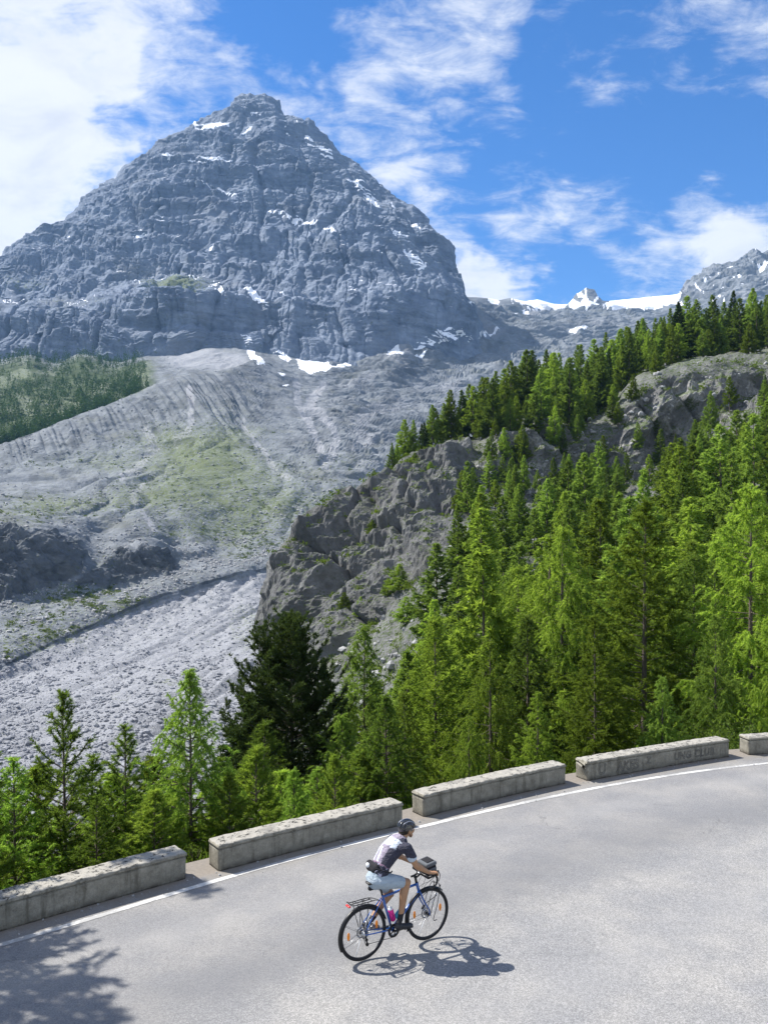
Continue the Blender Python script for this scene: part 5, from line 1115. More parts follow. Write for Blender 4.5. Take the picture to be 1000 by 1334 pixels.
def organic(name, shapes, mat, parent, root, voxel=0.006, smooth=6, cut=None):
    V, Q = [], []; b = 0
    for v_, q_ in shapes: V.append(v_); Q.append(q_ + b); b += len(v_)
    # close the tiny end holes
    o = mesh_np('tmp', np.concatenate(V), np.concatenate(Q))
    bm = bmesh.new(); bm.from_mesh(o.data); bmesh.ops.holes_fill(bm, edges=bm.edges, sides=40); bmesh.ops.recalc_face_normals(bm, faces=bm.faces); bm.to_mesh(o.data); bm.free()
    md = o.modifiers.new('r', 'REMESH'); md.mode = 'VOXEL'; md.voxel_size = voxel
    ms = o.modifiers.new('s', 'SMOOTH'); ms.factor = 0.5; ms.iterations = smooth
    me = bpy.data.meshes.new_from_object(o.evaluated_get(bpy.context.evaluated_depsgraph_get()))
    bpy.data.objects.remove(o)
    co = np.empty(len(me.vertices) * 3, np.float32); me.vertices.foreach_get('co', co); co = co.reshape(-1, 3) - np.array(list(root['_o']), np.float32)
    me.vertices.foreach_set('co', co.ravel()); me.polygons.foreach_set('use_smooth', np.ones(len(me.polygons), bool)); me.update()
    me.materials.clear(); me.materials.append(mat); me.name = name
    ob = bpy.data.objects.new(name, me); COL.objects.link(ob); ob.parent = parent; return ob
# materials
m_blue = plain('blue_frame_paint', (0.015, 0.085, 0.33), 0.28, 0.0, 0.6, 0.06, 20, coat=0.6)
m_black = plain('black_metal', (0.012, 0.012, 0.014), 0.38, 0.3, 0.5, 0.2)
m_rub = plain('tyre_rubber', (0.018, 0.018, 0.019), 0.8, 0, 0.3, 0.25, 60)
m_steel = plain('steel', (0.42, 0.43, 0.45), 0.32, 0.9, 0.5, 0.1)
m_rim = plain('dark_rim', (0.05, 0.05, 0.055), 0.35, 0.7, 0.5, 0.1)
m_or = plain('orange_reflector', (0.85, 0.25, 0.01), 0.3, 0, 0.6, 0.05)
m_red = plain('red_reflector', (0.5, 0.01, 0.01), 0.3, 0, 0.6, 0.05)
m_white = plain('white_plastic', (0.75, 0.77, 0.8), 0.4)
m_pink = plain('pink_plastic', (0.72, 0.02, 0.28), 0.35, 0, 0.5, 0.08)
m_cyan = plain('light_blue_plastic', (0.04, 0.36, 0.52), 0.35, 0, 0.5, 0.08)
m_gclr = plain('grey_fabric', (0.10, 0.11, 0.125), 0.85, 0, 0.2, 0.2, 50)
m_bfab = plain('black_fabric', (0.016, 0.016, 0.02), 0.85, 0, 0.25, 0.3, 50)
m_seat = plain('black_leather', (0.02, 0.019, 0.02), 0.5, 0, 0.4, 0.2)
# ---- bicycle
bike = root_at('bicycle', (0, 0, 0)); tag(bike, 'blue touring bicycle with drop handlebar, black racks and mudguards', 'bicycle')
RAx = (-0.505, 0, 0.338); FAx = (0.505, 0, 0.338); BB = (-0.07, 0, 0.28); STT = (-0.215, 0, 0.76); HB = (0.368, 0, 0.665); HT = (0.325, 0, 0.80)
A3 = lambda p, dx=0, dy=0, dz=0: (p[0] + dx, p[1] + dy, p[2] + dz)
fr = [tb([BB, STT], 0.0165), tb([A3(STT, .004, 0, -.03), A3(HT, -.004, 0, -.025)], 0.0165), tb([BB, HB], 0.0195), tb([HB, HT], 0.021), tb([A3(BB, 0, -.036), A3(BB, 0, .036)], 0.023)]
for s in (-1, 1):
    fr += [tb([A3(BB, -.02, s * .02), A3(BB, -.2, s * .045, .03), A3(RAx, 0, s * .066)], [0.010, 0.009, 0.007], curve=True), tb([A3(STT, -.005, s * .014, -.04), A3(RAx, .04, s * .060, .10), A3(RAx, 0, s * .066)], [0.009, 0.008, 0.007], curve=True)]
put('frame', *tubeset(fr), mat=m_blue, parent=bike)
fk = [tb([A3(HB, 0, 0, 0), A3(HB, .006, 0, -.02)], .020)]
for s in (-1, 1): fk += [tb([A3(HB, .004, s * .028, -.01), A3(HB, .05, s * .052, -.13), A3(FAx, -.02, s * .056, .09), A3(FAx, 0, s * .056, 0)], [0.014, 0.0125, 0.009, 0.008], curve=True)]
fk += [tb([A3(HB, .004, -.03, -.01), A3(HB, .004, .03, -.01)], .014)]
put('fork', *tubeset(fk), mat=m_blue, parent=bike)
def wheel(c, spin, rotor_side=1):
    w_ = put('wheel', *disc((c[0], 0, c[2]), 0.02, 0.03), mat=m_black, parent=bike)
    sub('tyre', *torus(c, 0.327, 0.0185, 96, 12), mat=m_rub, parent=w_, root=bike)
    V, Q = torus(c, 0.306, 0.0085, 96, 8, 1.3); sub('rim', V, Q, mat=m_rim, parent=w_, root=bike)
    sp = []
    for k in range(32):
        a = spin + k / 32 * 2 * math.pi; s = 1 if k % 2 else -1; a2 = a + (0.28 if (k // 2) % 2 else -0.28) * 4.2
        sp.append(tb([(c[0] + .02 * math.cos(a2), s * .028, c[2] + .02 * math.sin(a2)), (c[0] + .30 * math.cos(a), 0, c[2] + .30 * math.sin(a))], 0.0011, 4))
    sub('spokes', *tubeset(sp), mat=m_steel, parent=w_, root=bike)
    V, Q = disc((c[0], -0.038 * 1 if rotor_side < 0 else 0.038, c[2]), 0.078, 0.0015, 40, 0.055); sub('brake_disc', V, Q, mat=m_steel, parent=w_, root=bike)
    sub('brake_disc', *disc((c[0], 0.038, c[2]), 0.04, 0.001, 24, 0.02), mat=m_steel, parent=w_, root=bike)
    for q, a in enumerate((spin + 2.85, spin + 2.85 + math.pi + .35)):
        cc = np.array([c[0] + .215 * math.cos(a), 0, c[2] + .215 * math.sin(a)])
        V, Q = ell((0, 0, 0), 0.021, 0.008, 0.052); th = a * 0 + spin
        sub('reflector', V + cc, Q, mat=m_or, parent=w_, root=bike)
    for a in (spin - 2.2, spin + 0.85):
        sub('reflective_strip', *tubeset([tb([(c[0] + .07 * math.cos(a), .012, c[2] + .07 * math.sin(a)), (c[0] + .29 * math.cos(a), .004, c[2] + .29 * math.sin(a))], 0.0035, 6)]), mat=m_white, parent=w_, root=bike)
    return w_
wheel(RAx, 0.25, 1); wheel(FAx, 0.12, 1)
def guard(c, a0, a1):
    n = 40; a = np.linspace(a0, a1, n); w_ = 0.026; V = []
    for rr, yy in [(0.350, -w_), (0.362, -w_ * .5), (0.366, 0), (0.362, w_ * .5), (0.350, w_), (0.3475, w_), (0.3585, w_ * .5), (0.3625, 0), (0.3585, -w_ * .5), (0.3475, -w_)]:
        V.append(np.stack([c[0] + rr * np.cos(a), np.full(n, yy), c[2] + rr * np.sin(a)], -1))
    V = np.stack(V, 1).reshape(-1, 3); k = 10
    i = np.arange(n - 1)[:, None] * k + np.arange(k)[None]; j = np.arange(n - 1)[:, None] * k + (np.arange(k)[None] + 1) % k
    return V, np.stack([i, j, j + k, i + k], -1).reshape(-1, 4)
put('mudguard', *guard(RAx, R(15), R(205)), mat=m_black, parent=bike); put('mudguard', *guard(FAx, R(48), R(188)), mat=m_black, parent=bike)
st = []
for s in (-1, 1):
    for a in (R(200), R(150)): st.append(tb([A3(RAx, 0, s * .055), (RAx[0] + .36 * math.cos(a), s * .028, RAx[2] + .36 * math.sin(a))], .0022, 5))
    st.append(tb([A3(FAx, 0, s * .055), (FAx[0] + .36 * math.cos(R(186)), s * .028, FAx[2] + .36 * math.sin(R(186)))], .0022, 5))
for q_ in st: put('mudguard_stay', *tubeset([q_]), mat=m_black, parent=bike)
# rear rack
rk = []
for s in (-1, 1):
    rk += [tb([(-.34, s * .035, .735), (-.42, s * .055, .745), (-.60, s * .055, .745), (-.69, s * .05, .75), (-.73, s * .03, .78)], .0055, 7, curve=True)]
    rk += [tb([A3(RAx, 0, s * .075, .02), (-.49, s * .085, .60), (-.46, s * .056, .742)], .005, 7, curve=True), tb([A3(RAx, -.01, s * .075, .02), (-.58, s * .09, .60), (-.62, s * .056, .742)], .005, 7, curve=True)]
    rk += [tb([(-.34, s * .035, .735), (-.235, s * .018, .69)], .004, 6), tb([(-.44, s * .075, .71), (-.66, s * .075, .71)], .0045, 6)]
rk += [tb([(x_, -.055, .745), (x_, .055, .745)], .0045, 6) for x_ in (-.40, -.50, -.60)] + [tb([(-.40, 0, .748), (-.68, 0, .748)], .006, 6), tb([(-.73, -.03, .78), (-.735, 0, .79), (-.73, .03, .78)], .0055, 6)]
put('rear_rack', *tubeset(rk), mat=m_black, parent=bike)
put('rear_light', *capsule((-.725, -.03, .735), (-.725, .03, .735), .018, .018, .7), mat=m_red, parent=bike)
# front low rack
fk2 = []
for s in (-1, 1):
    fk2 += [tb([A3(FAx, 0, s * .07, 0), (.535, s * .085, .50), (.60, s * .085, .66), (.645, s * .08, .71), (.665, s * .07, .69), (.60, s * .085, .46), (.545, s * .085, .30), (.56, s * .085, .265), (.60, s * .085, .275)], .0048, 7, curve=True)]
    fk2 += [tb([(.43, s * .065, .52), (.50, s * .085, .56), (.60, s * .085, .60)], .0045, 6, curve=True)]
fk2 += [tb([(.655, -.075, .70), (.675, 0, .72), (.655, .075, .70)], .0048, 7, curve=True)]
put('front_rack', *tubeset(fk2), mat=m_black, parent=bike)
# saddle, post
put('seat_post', *tubeset([tb([A3(STT, .003, 0, -.02), (-.262, 0, .925)], .0136), tb([(-.30, 0, .925), (-.22, 0, .93)], .011)]), mat=m_black, parent=bike)
organic('saddle', [capsule((-.385, 0, .962), (-.27, 0, .957), .075, .045, .30), capsule((-.27, 0, .957), (-.115, 0, .955), .045, .018, .45), capsule((-.38, .0, .945), (-.33, 0, .945), .055, .04, .4)], m_seat, bike, bike, .005, 8)
put('saddle_rail', *tubeset([tb([(-.36, s * .022, .94), (-.30, s * .024, .922), (-.22, s * .022, .924), (-.15, s * .008, .95)], .0036, 6, curve=True) for s in (-1, 1)]), mat=m_steel, parent=bike)
organic('saddle_bag', [capsule((-.37, -.012, .90), (-.37, .012, .90), .036, .036, 1.1), capsule((-.40, 0, .885), (-.33, 0, .90), .03, .028, 1)], m_bfab, bike, bike, .005, 4)
# cockpit
put('stem', *tubeset([tb([A3(HT, 0, 0, -.01), (.307, 0, .872)], .0175), tb([(.307, 0, .862), (.395, 0, .905)], .0155), tb([(.295, 0, .878), (.318, 0, .868)], .02)]), mat=m_black, parent=bike)
hb = [tb([(.40, -.19, .912), (.40, -.05, .905), (.40, .05, .905), (.40, .19, .912)], .013)]
for s in (-1, 1): hb += [tb([(.40, s * .185, .912), (.43, s * .205, .925), (.475, s * .208, .93), (.505, s * .21, .90), (.51, s * .213, .86), (.487, s * .216, .815), (.44, s * .218, .79), (.39, s * .22, .785)], .0145, 10, curve=True)]
hbo = put('handlebar', *tubeset(hb), mat=m_black, parent=bike)
for s in (-1, 1):
    o = put('brake_hood', *capsule((.47, s * .208, .945), (.525, s * .208, .975), .0165, .015), mat=m_black, parent=bike)
    sub('brake_lever', *tubeset([tb([(.53, s * .208, .97), (.552, s * .212, .93), (.548, s * .214, .88), (.53, s * .214, .84)], [.007, .006, .005, .004], 7, curve=True)]), mat=m_black, parent=o, root=bike)
cb = []
for s in (-1, 1): cb += [tb([(.53, s * .19, .975), (.56, s * .10, .87), (.47, s * .03, .76), (.42, s * .02, .70)], .0026, 5, curve=True), tb([(.525, s * .195, .985), (.50, s * .12, .84), (.40, s * .05, .78), (.36, s * .02, .74)], .0026, 5, curve=True)]
put('brake_cable', *tubeset(cb), mat=m_black, parent=bike)
put('bell', *ell((.355, -.02, .925), .022, .022, .016), mat=m_steel, parent=bike)
# drivetrain on the right side
cr_ = put('crankset', *disc((BB[0], -.052, BB[2]), .088, .0022, 44, .062), mat=m_black, parent=bike)
sub('chainring', *disc((BB[0], -.046, BB[2]), .070, .002, 40, .05), mat=m_steel, parent=cr_, root=bike)
ca = math.atan2(0.0, 0.17); px1 = (BB[0] + .17, BB[2]); px2 = (BB[0] - .17, BB[2])
sub('spider', *tubeset([tb([(BB[0], -.055, BB[2]), (BB[0] + .066 * math.cos(a), -.05, BB[2] + .066 * math.sin(a))], .007, 6) for a in np.arange(5) * 1.2566]), mat=m_black, parent=cr_, root=bike)
sub('crank_arm', *tubeset([tb([(BB[0], -.07, BB[2]), (px1[0], -.082, px1[1])], [.014, .010], 8)]), mat=m_black, parent=cr_, root=bike)
sub('crank_arm', *tubeset([tb([(BB[0], .07, BB[2]), (px2[0], .082, px2[1])], [.014, .010], 8)]), mat=m_black, parent=cr_, root=bike)
for (pp, s) in ((px1, -1), (px2, 1)):
    sub('pedal', *tubeset([tb([(pp[0], s * .085, pp[1]), (pp[0], s * .17, pp[1])], .010, 8), tb([(pp[0] - .035, s * .10, pp[1]), (pp[0] + .035, s * .10, pp[1])], .009, 6), tb([(pp[0] - .035, s * .155, pp[1]), (pp[0] + .035, s * .155, pp[1])], .009, 6)]), mat=m_black, parent=cr_, root=bike)
put('cassette', *tubeset([tb([(RAx[0], -.034 - k * .0045, RAx[2]), (RAx[0], -.037 - k * .0045, RAx[2])], .056 - k * .0045, 28) for k in range(7)]), mat=m_steel, parent=bike)
ch_ = [tb([(RAx[0], -.05, RAx[2] + .045), (BB[0], -.05, BB[2] + .084)], .0042, 5), tb([(RAx[0] + .035, -.05, RAx[2] - .13), (BB[0], -.05, BB[2] - .084)], .0042, 5), tb([(RAx[0] - .02, -.05, RAx[2] - .045), (RAx[0] + .01, -.05, RAx[2] - .13)], .0042, 5)]
put('chain', *tubeset(ch_), mat=m_rim, parent=bike)
put('derailleur', *tubeset([tb([A3(RAx, 0, -.062, -.02), A3(RAx, .02, -.068, -.07), A3(RAx, .015, -.062, -.075), A3(RAx, .035, -.055, -.14)], .010, 7), tb([A3(RAx, .03, -.045, -.13), A3(RAx, .03, -.06, -.13)], .022, 14), tb([A3(RAx, .02, -.045, -.07), A3(RAx, .02, -.06, -.07)], .020, 14)]), mat=m_black, parent=bike)
put('brake_caliper', *capsule(A3(FAx, -.05, .05, .065), A3(FAx, -.03, .05, .09), .018, .018, .8), mat=m_black, parent=bike)
put('brake_caliper', *capsule(A3(RAx, .05, .05, .055), A3(RAx, .03, .05, .085), .018, .018, .8), mat=m_black, parent=bike)
for x0_, z0_ in (((-.10, -.075, -.115), (.40, .47, .53)), ((.03, .10, .13), (.40, .47, .48))): put('bottle_cage', *tubeset([tb([(x0_[0], -.03, z0_[0]), (x0_[1], -.04, z0_[1]), (x0_[2], 0, z0_[2]), (x0_[1], .04, z0_[1]), (x0_[0], .03, z0_[0])], .0028, 5, curve=True)]), mat=m_black, parent=bike)
# ---- bottles and handlebar bag: loose things carried by the bicycle
def bottle(name_lab, base, ax, mat, capmat, bandmat=None):
    ax = np.array(ax, float); ax /= np.linalg.norm(ax); base = np.array(base, float); r_ = root_at('water_bottle', base); tag(r_, name_lab, 'water bottle')
    prof_ = [(0, .030), (.008, .0355), (.06, .0365), (.10, .0365), (.112, .032), (.124, .0365), (.150, .0355), (.162, .030)]
    p = np.array([base + ax * h_ for h_, _ in prof_]); V, Q = tubes([np.vstack([p[0] - ax * .001, p, p[-1] + ax * .0005])], [np.array([1e-4] + [x for _, x in prof_] + [1e-4])], 20); put('bottle_body', V, Q, mat=mat, parent=r_)
    q = [(.1625, .030), (.180, .029), (.186, .012), (.200, .011), (.204, .0085)]; p = np.array([base + ax * h_ for h_, _ in q])
    V, Q = tubes([np.vstack([p, p[-1] + ax * .0005])], [np.array([x for _, x in q] + [1e-4])], 16); put('cap', V, Q, mat=capmat, parent=r_)
sdir = np.array(STT) - np.array(BB); ddir = np.array(HB) - np.array(BB)
bottle('pink water bottle held upright against the seat tube', np.array(BB) + sdir * .20 + np.array([.056, 0, .012]), sdir, m_pink, m_white)
bottle('light blue water bottle lying along the down tube behind the leg', np.array(BB) + ddir * .22 + np.array([-.036, 0, .048]), ddir, m_cyan, m_cyan)
bag = root_at('handlebar_bag', (.485, 0, .86)); tag(bag, 'grey and black bag strapped in front of the handlebar', 'bag')
def rbox(c, sx, sy, sz, r=.02, pitch=0.0):
    bm = bmesh.new(); bmesh.ops.create_cube(bm, size=1.0); bmesh.ops.scale(bm, vec=(sx, sy, sz), verts=bm.verts)
    bmesh.ops.bevel(bm, geom=list(bm.edges), offset=r, segments=3, affect='EDGES', profile=0.6)
    bmesh.ops.rotate(bm, cent=(0, 0, 0), matrix=Matrix.Rotation(pitch, 3, 'Y'), verts=bm.verts); bmesh.ops.translate(bm, vec=c, verts=bm.verts)
    bmesh.ops.triangulate(bm, faces=bm.faces); bm.verts.index_update()
    V = np.array([q.co[:] for q in bm.verts]); T = np.array([[q.index for q in f.verts] for f in bm.faces]); bm.free(); return V, T
V, T = rbox((.50, 0, .935), .165, .235, .165, .03, R(-8)); put('bag_body', V, None, T, mat=m_bfab, parent=bag)
V, T = rbox((.497, 0, 1.030), .172, .225, .055, .024, R(-8)); put('lid', V, None, T, mat=m_gclr, parent=bag)
V, T = rbox((.502, 0, 1.060), .11, .15, .015, .007, R(-8)); put('lid_pocket', V, None, T, mat=m_bfab, parent=bag)
for s in (-1, 1): V, T = rbox((.497, s * .124, .94), .11, .025, .10, .011, R(-8)); put('side_pocket', V, None, T, mat=m_gclr, parent=bag)
put('zip', *tubeset([tb([(.585, -.10, .965), (.588, 0, .965), (.585, .10, .965)], .004, 6)]), mat=m_steel, parent=bag)

# ---- rider
rider = root_at('person', (-0.07, 0, 0)); tag(rider, 'cyclist in black helmet, dark and white jersey and light blue shorts leaning on the handlebar', 'person')
m_skin, t = mat_new('tanned_skin')
oc2 = t.n('ShaderNodeTexCoord').outputs['Object']
b_ = t.n('ShaderNodeBsdfPrincipled', {'Base Color': t.mix(t.noise(oc2, 14, 4, .6), (0.27, 0.145, 0.075, 1), (0.40, 0.22, 0.12, 1)), 'Roughness': 0.5, 'Subsurface Weight': 0.08, 'Subsurface Scale': 0.01})
t.n('ShaderNodeOutputMaterial', {'Surface': b_})
PV = (-.285, 0, 1.005); W1 = (-.235, 0, 1.155); W2 = (-.115, 0, 1.288); CHS = (.000, 0, 1.362); NB = (.070, 0, 1.408)
def torso(g_=0.0):
    return [capsule(PV, W1, .150 + g_, .128 + g_, .72), capsule(W1, W2, .128 + g_, .150 + g_, .74), capsule(W2, CHS, .150 + g_, .150 + g_, .74), capsule(CHS, NB, .140 + g_, .070 + g_, .72),
            capsule((.006, -.135, 1.358), (.042, -.165, 1.372), .062 + g_, .056 + g_), capsule((.006, .135, 1.358), (.042, .165, 1.372), .062 + g_, .056 + g_), capsule((.026, -.14, 1.386), (.026, .14, 1.386), .045 + g_, .045 + g_)]
def arm(s, g_=0.0, part=1.0):
    sh = np.array([.055, s * .178, 1.366]); elb = np.array([.152, s * .235, 1.14]); wr = np.array([.375, s * .212, .992])
    if part < 1: return [capsule(sh, sh + (elb - sh) * part, .058 + g_, .054 + g_ + .004)]
    m1 = sh + (elb - sh) * .45; f1 = elb + (wr - elb) * .3
    return [capsule(sh, m1, .056, .050), capsule(m1, elb, .050, .040), capsule(elb, f1, .042, .045), capsule(f1, wr, .045, .027, .85)]
def hand(s):
    o = []
    wr = np.array([.375, s * .212, .992]); pal = np.array([.435, s * .213, .975])
    o.append(capsule(wr, pal, .024, .033, .62)); o.append(capsule(pal, pal + np.array([.022, 0, -.004]), .034, .034, .55))
    # four fingers wrap over the hood and curl down on the outer side, unequal and bent
    for k, (dy, ln) in enumerate([(-.026, .9), (-.009, 1.0), (.009, .95), (.026, .78)]):
        b0 = pal + np.array([.034 - abs(dy) * .25, dy * -s * -1, .002]); k1 = b0 + np.array([.034 * ln, 0.004 * s, -.006]); k2 = k1 + np.array([.014 * ln, .004 * s, -.026 * ln]); k3 = k2 + np.array([-.006, .001 * s, -.020 * ln])
        o += [capsule(b0, k1, .0098, .0092), capsule(k1, k2, .0092, .0084), capsule(k2, k3, .0084, .0076)]
    tb0 = wr + np.array([.03, -s * .022, -.002]); t1 = tb0 + np.array([.032, -s * .014, -.012]); t2 = t1 + np.array([.022, s * .002, -.022])
    o += [capsule(tb0, t1, .0135, .0115), capsule(t1, t2, .0112, .009)]
    return o
LEG = {-1: dict(hip=(-.265, -.085, .985), knee=(.095, -.105, .885), ank=(-.012, -.108, .425)), 1: dict(hip=(-.265, .085, .985), knee=(-.02, .115, .690), ank=(-.330, .112, .405))}
def leg(s, g_=0.0, part=None):
    L = LEG[s]; hip, kn, an = map(np.array, (L['hip'], L['knee'], L['ank']))
    if part: return [capsule(hip, hip + (kn - hip) * part, .098 + g_, .070 + g_)]
    th = hip + (kn - hip) * .5; back = nrm(np.cross(an - kn, np.array([0, 1.0, 0]))) ; back = back * (1 if back[0] < 0 else -1)
    cf = kn + (an - kn) * .30 + back * .016; cf2 = kn + (an - kn) * .62 + back * .004
    return [capsule(hip, th, .096, .079), capsule(th, kn, .079, .057), capsule(kn, cf, .055, .058), capsule(cf, cf2, .058, .043), capsule(cf2, an, .043, .032)]
FOOT = {-1: (np.array([-.052, -.112, .352]), np.array([.040, -.118, .335]), np.array([.135, -.124, .322])), 1: (np.array([-.375, .114, .375]), np.array([-.305, .118, .328]), np.array([-.222, .122, .300]))}
HC = np.array([.172, 0, 1.535])
def headset():
    o = [capsule(NB, HC + np.array([-.03, 0, -.05]), .057, .052), ell(HC + np.array([-.012, 0, .022]), .100, .076, .092, R(12)), capsule(HC + np.array([.03, 0, -.035]), HC + np.array([.052, 0, -.082]), .062, .036, .85)]
    o += [capsule(HC + np.array([.088, 0, .008]), HC + np.array([.108, 0, -.030]), .008, .0135), ell(HC + np.array([.084, 0, .030]), .016, .048, .009), ell(HC + np.array([.083, 0, -.060]), .012, .022, .006), ell(HC + np.array([.078, 0, -.088]), .016, .018, .013)]
    for s in (-1, 1): o += [ell(HC + np.array([-.008, s * .079, -.018]), .018, .008, .031, R(-12)), ell(HC + np.array([.064, s * .04, -.028]), .022, .02, .018)]
    return o
body = organic('body', torso(-.006) + arm(-1) + arm(1) + hand(-1) + hand(1) + leg(-1) + leg(1) + headset() + [capsule(LEG[s]['ank'], FOOT[s][0], .031, .030) for s in (-1, 1)] + [capsule(FOOT[s][0], FOOT[s][2], .030, .028) for s in (-1, 1)], m_skin, rider, rider, .0046, 5)
m_eye = plain('eye', (0.05, 0.03, 0.02), 0.15); 
for s in (-1, 1): sub('eye', *ell(HC + np.array([.0835, s * .030, .008]), .010, .013, .009), mat=m_eye, parent=body, root=rider)
# jersey
m_jer, t = mat_new('patterned_jersey')
oc2 = t.n('ShaderNodeTexCoord').outputs['Object']; sp3 = t.n('ShaderNodeSeparateXYZ', {0: oc2})
wn = t.math('MULTIPLY', t.math('SUBTRACT', t.noise(oc2, 16, 3, .6), .5), .05)
ox, oy, oz = (t.math('ADD', sp3.outputs[k], wn) for k in (0, 1, 2))
ox = t.math('SUBTRACT', ox, 0.07)
tl = t.math('ADD', t.math('MULTIPLY', t.math('ADD', ox, 0.285), 0.586), t.math('MULTIPLY', t.math('SUBTRACT', oz, 1.005), 0.81))   # along the back
ay = t.math('ABSOLUTE', oy)
def band(v_, a, b, e_=.006): return t.math('MULTIPLY', t.ss(v_, a - e_, a + e_), t.math('SUBTRACT', 1.0, t.ss(v_, b - e_, b + e_)))
navy = t.mix(t.noise(oc2, 40, 3, .7), (0.022, 0.024, 0.042, 1), (0.060, 0.060, 0.09, 1)); mauve = t.mix(t.noise(oc2, 9, 4, .6), (0.23, 0.20, 0.27, 1), (0.36, 0.32, 0.40, 1)); pale = (0.58, 0.63, 0.72, 1)
c = t.mix(band(oy, -.085, .13), navy, mauve)
c = t.mix(t.math('MULTIPLY', band(oy, .050, .085), band(tl, .10, .47)), c, pale)
c = t.mix(t.math('MULTIPLY', band(t.math('ADD', oy, t.math('MULTIPLY', tl, -.22)), -.08, -.045), band(tl, .17, .36)), c, pale)
c = t.mix(t.math('MULTIPLY', band(tl, .40, .52), band(oy, -.14, .14)), c, pale)
c = t.mix(t.math('MULTIPLY', band(tl, .41, .62), t.ss(ay, .13, .14)), c, navy)
pock = t.math('MULTIPLY', band(tl, -.2, .155), 1.0)
c = t.mix(pock, c, t.mix(t.ss(t.noise(t.scalev(oc2, (1, 1.6, .7)), 17, 3, .6), .54, .57), navy, (0.40, 0.40, 0.52, 1)))
c = t.mix(t.math('MULTIPLY', band(tl, .150, .160), band(ay, -1, .2)), c, (0.42, 0.25, 0.36, 1))
c = t.mix(t.math('MULTIPLY', t.ss(ay, .192, .196), band(oz, 1.0, 1.258)), c, (0.48, 0.56, 0.66, 1))
b_ = t.n('ShaderNodeBsdfPrincipled', {'Base Color': c, 'Roughness': 0.7, 'Specular IOR Level': 0.3, 'Normal': t.n('ShaderNodeBump', {'Height': t.noise(t.scalev(oc2, (1, 1, 2.6)), 11, 5, .6, 1.2), 'Strength': 0.9, 'Distance': 0.05})})
t.n('ShaderNodeOutputMaterial', {'Surface': b_})
tor = [capsule((-.268, 0, 1.06), W1, .158, .143, .74), capsule(W1, W2, .143, .162, .76), capsule(W2, CHS, .162, .160, .76), capsule(CHS, (.055, 0, 1.388), .150, .092, .70)]
for s in (-1, 1): tor += [capsule((.006, s * .135, 1.358), (.042, s * .165, 1.372), .070, .064)] + arm(s, .009, .52)
tor += [capsule((.026, -.14, 1.384), (.026, .14, 1.384), .054, .054), capsule((-.345, -.09, 1.12), (-.345, .09, 1.12), .03, .03), capsule((-.275, 0, 1.02), (-.27, 0, 1.07), .150, .155, .74)]
organic('jersey', tor, m_jer, rider, rider, .006, 4)
# shorts
m_sh, t = mat_new('light_blue_shorts')
oc2 = t.n('ShaderNodeTexCoord').outputs['Object']
b_ = t.n('ShaderNodeBsdfPrincipled', {'Base Color': t.mix(t.noise(oc2, 12, 4, .6), (0.27, 0.34, 0.41, 1), (0.38, 0.45, 0.52, 1)), 'Roughness': 0.6, 'Normal': t.n('ShaderNodeBump', {'Height': t.noise(t.scalev(oc2, (1, 1, 1.8)), 11, 5, .6, 1.0), 'Strength': 0.9, 'Distance': 0.04})})
t.n('ShaderNodeOutputMaterial', {'Surface': b_})
organic('shorts', [capsule((-.305, 0, 1.0), (-.27, 0, 1.08), .148, .140, .80), capsule((-.33, -.06, .99), (-.30, -.07, 1.0), .085, .085), capsule((-.33, .06, .99), (-.30, .07, 1.0), .085, .085)] + leg(-1, .010, .72) + leg(1, .010, .62), m_sh, rider, rider, .0055, 5)
# socks and shoes
m_sock = plain('black_sock', (0.012, 0.012, 0.016), .85); m_shoe = plain('dark_shoe', (0.022, 0.022, 0.026), .5, 0, .4, .3)
m_shoe2, t = mat_new('striped_shoe'); oc2 = t.n('ShaderNodeTexCoord').outputs['Object']; wx_ = t.n('ShaderNodeTexWave', {'Vector': oc2, 'Scale': 11.0, 'Distortion': 1.0}, bands_direction='X').outputs[0]
t.n('ShaderNodeOutputMaterial', {'Surface': t.n('ShaderNodeBsdfPrincipled', {'Base Color': t.mix(t.ss(wx_, .55, .7), (0.02, 0.02, 0.025, 1), (0.42, 0.43, 0.46, 1)), 'Roughness': .5})})
for s in (-1, 1):
    an = np.array(LEG[s]['ank']); kn = np.array(LEG[s]['knee']); up_ = (kn - an) / np.linalg.norm(kn - an); h0_, m0_, t0_ = FOOT[s]
    organic('sock', [capsule(an + up_ * .085, an, .0385, .037), capsule(an, h0_, .037, .035)], m_sock, body, rider, .005, 4)
    organic('shoe', [capsule(h0_, m0_, .038, .044, .9), capsule(m0_, t0_ + np.array([.008, 0, .002]), .044, .037, .80), capsule(h0_ + np.array([-.004, 0, .014]), h0_ + np.array([.03, 0, .035]), .034, .032), capsule(h0_ + np.array([0, 0, -.022]), t0_ + np.array([.012, 0, -.016]), .034, .036, .32)], m_shoe if s < 0 else m_shoe2, body, rider, .0045, 4)
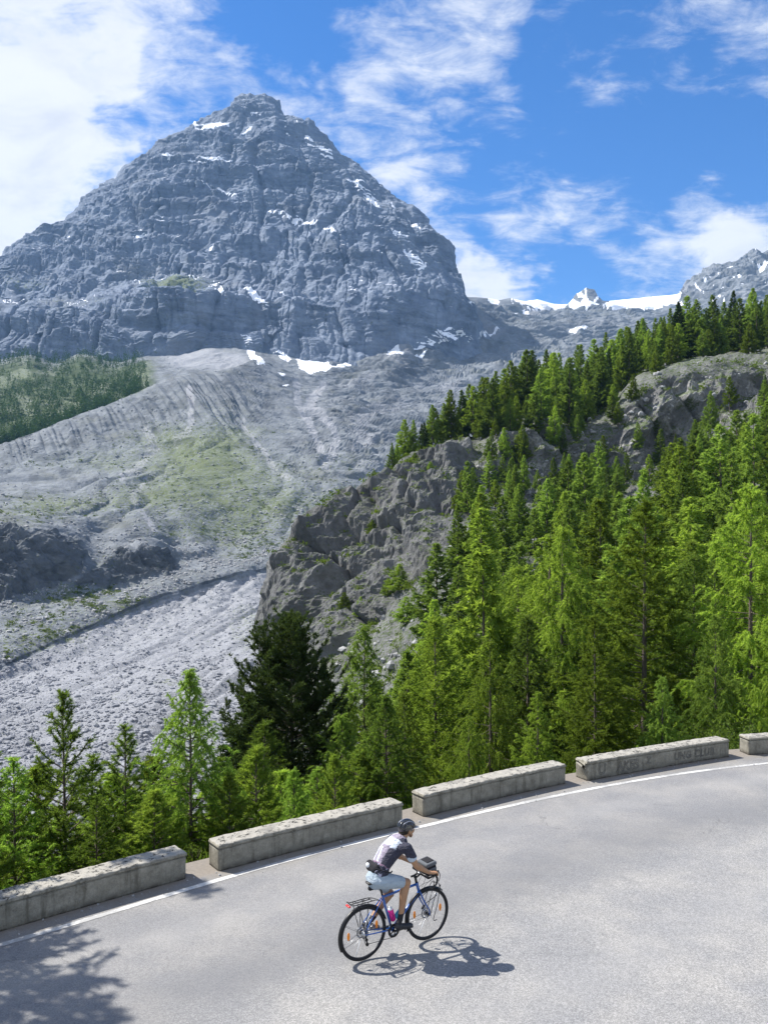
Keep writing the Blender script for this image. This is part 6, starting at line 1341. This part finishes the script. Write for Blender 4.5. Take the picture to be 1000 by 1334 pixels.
# helmet with ribs and vents
m_hel = plain('glossy_black_helmet', (0.012, 0.013, 0.018), 0.18, 0, 0.6, .1, coat=0.8); m_helg = plain('grey_helmet_trim', (0.22, 0.24, 0.30), 0.3, 0, .5, .1)
hc = HC + np.array([-.012, 0, .030])
def hpnt(th, ph, k=1.0):
    """point on the helmet: th from front (0) to back (180), ph sideways"""
    x_ = .130 * math.cos(th); z_ = .102 * math.sin(th); v_ = np.array([x_ * math.cos(ph), .091 * math.sin(ph), z_ * math.cos(ph)]) * k
    c_, s_ = math.cos(R(4)), math.sin(R(4)); return hc + np.array([v_[0] * c_ + v_[2] * s_, v_[1], -v_[0] * s_ + v_[2] * c_])
hel = organic('helmet', [ell(hc + np.array([0, 0, .004]), .117, .083, .092, R(4))] + [capsule(hpnt(a, p_, .97), hpnt(a + .24, p_, .97), .013, .013, .8) for p_ in (-1.0, -.62, -.21, .21, .62, 1.0) for a in np.arange(.12, 2.9, .24)] +
              [capsule(hpnt(a, p_, .96), hpnt(a, p_ + .25, .96), .010, .010, .8) for a in (1.0, 2.1) for p_ in np.arange(-1.0, .9, .25)], m_hel, body, rider, .0045, 2)
sub('helmet_trim', *tubeset([tb([hpnt(a, p_, 1.045) for a in np.linspace(.5, 2.5, 9)], .0055, 6) for p_ in (-.62, .21, .62)]), mat=m_helg, parent=hel, root=rider)
for s in (-1, 1): sub('helmet_strap', *tubeset([tb([HC + np.array([-.03, s * .078, .01]), HC + np.array([.0, s * .078, -.045]), HC + np.array([.035, s * .050, -.098])], .005, 6)]), mat=m_bfab, parent=hel, root=rider)
m_hair = plain('dark_hair', (0.02, 0.014, 0.010), .7, 0, .3, .4, 80)
organic('hair', [ell(HC + np.array([-.045, 0, -.004]), .066, .074, .062, R(8)), capsule(HC + np.array([-.085, -.03, -.03]), HC + np.array([-.085, .03, -.03]), .026, .026)], m_hair, body, rider, .005, 3)
# hip pack
hp2 = organic('waist_pack', [capsule((-.335, -.06, 1.145), (-.335, .12, 1.145), .046, .046, 1.25), capsule((-.350, -.03, 1.120), (-.350, .10, 1.120), .042, .042, 1.2)], m_bfab, rider, rider, .006, 5)
sub('pack_panel', *ell((-.372, .085, 1.142), .026, .040, .045, R(-25)), mat=m_white, parent=hp2, root=rider)
sub('pack_belt', *tubeset([tb([(-.37, -.09, 1.165), (-.29, -.163, 1.135), (-.20, -.165, 1.10), (-.13, -.10, 1.08)], .009, 8, curve=True), tb([(-.37, .09, 1.165), (-.29, .163, 1.135), (-.20, .165, 1.10), (-.13, .10, 1.08)], .009, 8, curve=True)]), mat=m_bfab, parent=hp2, root=rider)
for o in (bike, bag, rider): 
    if '_o' in o: del o['_o']
for o in list(COL.objects):
    if '_o' in o: del o['_o']
# ================================================================== AIR
bm = bmesh.new(); bmesh.ops.create_cube(bm, size=1.0); me = bpy.data.meshes.new('haze'); bm.to_mesh(me); bm.free()
hz = bpy.data.objects.new('haze', me); COL.objects.link(hz)
hz.scale = (24000, 16200, 1990); hz.location = (0, 7950, 1990 / 2 - 104)
m = bpy.data.materials.new('thin_air'); m.use_nodes = True; t = NT(m.node_tree)
t.n('ShaderNodeOutputMaterial', {'Volume': t.n('ShaderNodeVolumePrincipled', {'Color': (0.28, 0.56, 1.0, 1), 'Density': 4.6e-5, 'Anisotropy': 0.0})})
me.materials.append(m); tag(hz, 'thin blue mountain air between the road and the peak', 'haze', kind='stuff')
